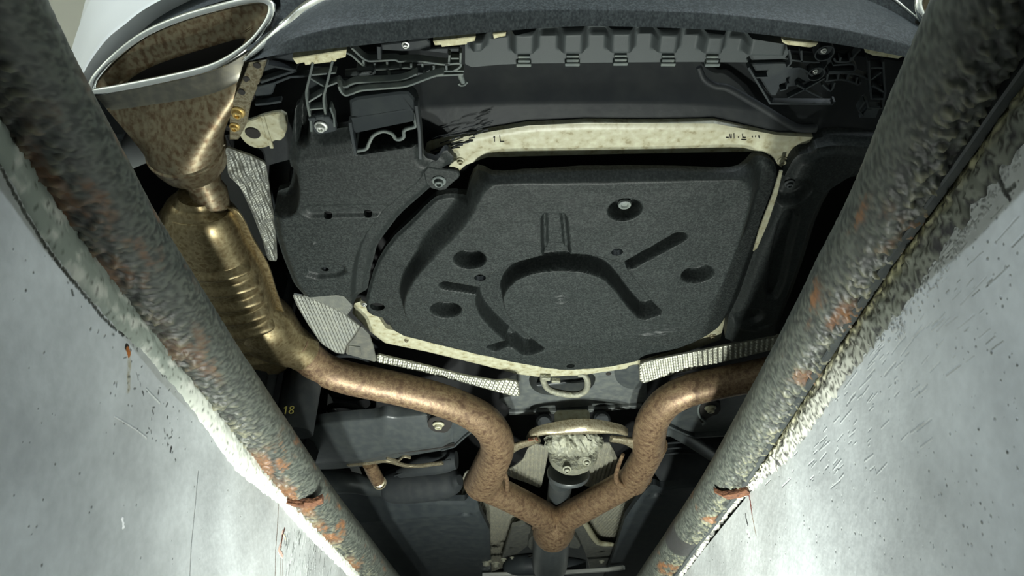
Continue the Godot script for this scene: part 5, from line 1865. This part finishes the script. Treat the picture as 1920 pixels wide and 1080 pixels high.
	ptube(g, [712, 916, 0.26, 30, 735, 912, 0.262, 62, 780, 908, 0.262, 68, 825, 905, 0.262, 64, 852, 902, 0.262, 48, 862, 900, 0.262, 20], 26, 6)
	ptube(g, [750, 886, 0.262, 20, 790, 872, 0.262, 40, 830, 864, 0.262, 46, 856, 862, 0.262, 34], 22, 6)
	ptube(g, [740, 892, 0.25, 4, 800, 872, 0.245, 5, 845, 862, 0.245, 4], 8, 6)
	part("link_cover", g, M.rubber, 60.0, "dark rounded cover behind the control arm")
	# spring, damper boot, hose and the white tyre figures
	g = Geo.new()
	var sc := P(652, 750, 0.33)
	var helix := []
	for i in 150:
		var a := i * 0.19
		helix.append(sc + Vector3(cos(a) * 0.062, -0.035 + i * 0.0016, sin(a) * 0.062 - 0.05))
	tube(g, helix, 0.0085, 10)
	part("coil_spring", g, M.rubber, 60.0, "dark coil spring")
	g = Geo.new()
	ptube(g, [604, 704, 0.26, 7, 598, 726, 0.258, 8, 586, 750, 0.256, 8, 570, 772, 0.255, 9, 552, 792, 0.255, 9, 538, 806, 0.255, 9], 10, 6)
	part("brake_hose", g, M.alloy, 60.0, "thin grey hose")
	g = Geo.new()
	tube(g, [Vector3(-0.50, 0.09, -1.592), Vector3(-0.50, 0.30, -1.592), Vector3(-0.495, 0.50, -1.60)], [0.035, 0.037, 0.037], 24)
	tube(g, [Vector3(-0.592, 0.09, -1.575), Vector3(-0.592, 0.50, -1.575)], 0.028, 24)
	tube(g, [Vector3(-0.545, 0.10, -1.62), Vector3(-0.545, 0.50, -1.62)], 0.020, 16)
	var damper := part("damper", g, M.rubber, 50.0, "dark damper tube")
	var tm := TextMesh.new()
	var sf := SystemFont.new()
	sf.font_names = PackedStringArray(["Droid Sans"])
	tm.font = sf
	tm.text = "18"
	tm.font_size = 64
	tm.depth = 0.001
	var s := 17.0 * depth(PZ(542, 770, -1.55)) / LENS
	tm.pixel_size = s / 50.0
	var o := obj("figures", tm, M.yellow_mark, damper, "yellow figures 18")
	o.position = PZ(541, 769, -1.553)
	o.rotation = Vector3(0, -0.1, 0)
	# right-hand arm: pocket with a pale bolt
	g = Geo.new()
	plate(g, soft(L3h([1246, 790, 0.232, 1262, 770, 0.232, 1290, 752, 0.232, 1345, 742, 0.235, 1460, 735, 0.24, 1460, 800, 0.24, 1350, 808, 0.235, 1302, 812, 0.230, 1278, 806, 0.230]), 1, true, 0.12), Vector3(0, 0.03, 0), 0.003)
	bars(g, L3([1246, 792, 1276, 806, 1302, 816, 1460, 806], 0.228), 0.008, 0.016)
	var ra := part("control_arm", g, M.black_steel, 40.0, "stamped dark steel control arm on the right")
	g = Geo.new()
	plate(g, soft(L3([1312, 752, 1350, 750, 1352, 775, 1330, 782, 1318, 796, 1311, 790], 0.226), 1), Vector3(0, 0.006, 0), 0.002)
	part("bolt_pocket", g, M.dark_inside, 35.0, "", ra)
	g = Geo.new()
	bars(g, spl(L3([1316, 748, 1309, 764, 1312, 780, 1322, 790, 1318, 796], 0.224), 5), 0.005, 0.008)
	part("pocket_rim", g, M.rib_plastic, 50.0, "", ra)
	bolt_at(1332, 765, 0.222, 22, M.cream, ra)
	g = Geo.new()
	lathe(g, P(1285, 767, 0.2315), Vector3.DOWN, [[0.0065, -0.001], [0.006, 0.001], [0.00001, 0.0008]], 16)
	part("arm_hole", g, M.dark_inside, 35.0, "", ra)
	g = Geo.new()
	ptube(g, [1236, 796, 0.25, 22, 1270, 812, 0.25, 24, 1310, 836, 0.25, 24, 1360, 870, 0.25, 22], 16, 6)
	ptube(g, [1244, 816, 0.245, 8, 1275, 812, 0.245, 9], 10, 4)
	part("brake_line", g, M.black_steel, 60.0)
	g = Geo.new()
	ptube(g, [1180, 880, 0.30, 70, 1250, 866, 0.30, 90, 1320, 858, 0.30, 96, 1420, 850, 0.30, 96], 24, 6)
	for k in 3:
		ptube(g, [1240, 832 + k * 10, 0.262, 4, 1280, 829 + k * 10, 0.258, 5, 1330, 832 + k * 10, 0.258, 4], 8, 6)
	part("link_cover", g, M.rubber, 60.0, "dark rounded cover on the right")

func front_part() -> void:
	# flat panels ahead of the axle
	var hb := 0.19
	var fa := P(690, 979, hb)
	var fb := P(880, 962, hb)
	var n := Vector2(fb.z - fa.z, -(fb.x - fa.x)).normalized()
	if n.y < 0:
		n = -n
	var d1 := P(874, 949, hb + 0.03)
	var fs := [["circle", Vector2(d1.x, d1.z), 0.016, 0.012, 0.008]]
	var bx := fs.map(func(f): return feature_box(f))
	var g := Geo.new()
	panel(g, L2([560, 938, 650, 936, 700, 933, 718, 936, 738, 946, 872, 941, 884, 932, 894, 938, 906, 962, 918, 986, 922, 1100, 600, 1120, 540, 1000], hb + 0.02), [], 0.006, 0.02, func(p, d):
		var s: float = (p - Vector2(fa.x, fa.z)).dot(n)
		return hb + 0.28 * clampf(s, 0.0, 0.2) + 0.006 * ss(-0.012, 0.0, d) + relief(p, fs, bx))
	part("floor_panel", g, M.smooth_plastic, 60.0, "flat black floor panel on the left")
	var d2 := P(1228, 930, hb + 0.01)
	var fr := [["circle", Vector2(d2.x, d2.z), 0.018, 0.012, 0.008]]
	var bx2 := fr.map(func(f): return feature_box(f))
	g = Geo.new()
	panel(g, L2([1222, 912, 1230, 913, 1240, 918, 1282, 912, 1400, 905, 1420, 1000, 1300, 1120, 1120, 1120, 1150, 1044, 1164, 1000, 1172, 975, 1192, 946, 1208, 926], hb + 0.012), [], 0.006, 0.02, func(p, d): return hb + 0.012 + 0.006 * ss(-0.012, 0.0, d) + relief(p, fr, bx2))
	part("floor_panel", g, M.smooth_plastic, 60.0, "flat black floor panel on the right")
	# foil in the tunnel
	var flute := func(p: Vector2) -> float: return 0.0045 * sin(p.x * 480) * (0.75 + 0.25 * sin(p.y * 420))
	foil("tunnel_shield", [944, 884, 962, 876, 980, 862, 990, 840, 1004, 832, 1030, 840, 1022, 880, 1014, 916, 985, 904, 960, 896], 0.285, M.foil_bright, flute, "fluted foil on the left of the propeller shaft", 0.003)
	foil("tunnel_shield", [1096, 840, 1142, 830, 1152, 846, 1160, 866, 1152, 890, 1140, 902, 1106, 914, 1084, 906, 1094, 890, 1110, 868], 0.285, M.foil_bright, flute, "fluted foil on the right of the propeller shaft", 0.003)
	var dots := func(p: Vector2) -> float: return 0.005 * sin(p.x * 260 + p.y * 130) * sin(p.x * 200 - p.y * 210)
	foil("tunnel_shield", [858, 932, 866, 900, 872, 886, 884, 882, 900, 908, 940, 934, 1000, 960, 1000, 990, 986, 1000, 978, 1020, 962, 1042, 950, 1062, 900, 1080, 890, 1000, 900, 960], 0.30, M.foil_bright, dots, "embossed foil left of the exhaust joint", 0.004)
	foil("tunnel_shield", [1262, 906, 1244, 898, 1236, 876, 1228, 870, 1200, 900, 1150, 935, 1090, 970, 1092, 985, 1112, 1008, 1130, 1024, 1170, 1030, 1200, 960], 0.30, M.foil_bright, dots, "embossed foil right of the exhaust joint", 0.004)
	# tunnel walls and what lies round the trunk pipe
	g = Geo.new()
	plate(g, L3h([955, 1000, 0.36, 985, 960, 0.40, 1100, 960, 0.40, 1160, 1010, 0.36, 1160, 1100, 0.36, 940, 1100, 0.36]), Vector3(0, 0.02, 0), 0.003)
	part("tunnel_roof", g, M.black_steel)
	g = Geo.new()
	ptube(g, [1094, 978, 0.26, 11, 1102, 990, 0.26, 11, 1112, 1006, 0.26, 11, 1124, 1018, 0.26, 10, 1150, 1021, 0.26, 7], 12, 6)
	part("tunnel_tube", g, M.cream, 60.0, "pale bent tube")
	g = Geo.new()
	plate(g, L3([1066, 982, 1090, 978, 1112, 1018, 1130, 1026, 1150, 1028, 1146, 1060, 1105, 1066, 1098, 1040, 1080, 1000], 0.25), Vector3(0, 0.02, 0), 0.004)
	plate(g, soft(L3([1052, 1010, 1066, 1000, 1078, 1006, 1092, 1030, 1070, 1028, 1054, 1024], 0.23), 1), Vector3(0, 0.03, 0), 0.006)
	part("tunnel_brace", g, M.foil_dull, 35.0, "grey pressed brace right of the trunk pipe")
	g = Geo.new()
	plate(g, L3([960, 990, 985, 984, 996, 990, 996, 1020, 980, 1032, 962, 1048, 950, 1056, 940, 1050], 0.25), Vector3(0, 0.02, 0), 0.004)
	plate(g, soft(L3([992, 1010, 1010, 1004, 1010, 1030, 990, 1034], 0.22), 1), Vector3(0, 0.03, 0), 0.006)
	part("tunnel_brace", g, M.foil_dull, 35.0, "grey pressed brace left of the trunk pipe")
	g = Geo.new()
	ptube(g, [950, 1064, 0.21, 20, 965, 1060, 0.21, 36, 1000, 1058, 0.21, 40, 1035, 1062, 0.21, 34, 1070, 1062, 0.21, 34, 1098, 1062, 0.21, 24], 18, 6)
	part("catalyst_body", g, M.smooth_plastic, 60.0, "dark body ahead of the trunk pipe")
	g = Geo.new()
	bar(g, P(992, 1044, 0.188), P(1008, 1042, 0.188), 0.014, 0.01)
	part("bright_clip", g, M.chrome, 35.0, "bright metal clip")
	g = Geo.new()
	bars(g, L3([905, 1078, 1030, 1075, 1140, 1068, 1170, 1064], 0.175), 0.022, 0.016)
	part("cross_brace", g, M.zinc, 40.0, "silver cross brace at the front")
	for q in [[912, 1052, 22], [930, 1056, 18], [944, 1048, 12], [960, 1045, 8], [1128, 1052, 10]]:
		bolt_at(q[0], q[1], 0.195, q[2], M.alloy)
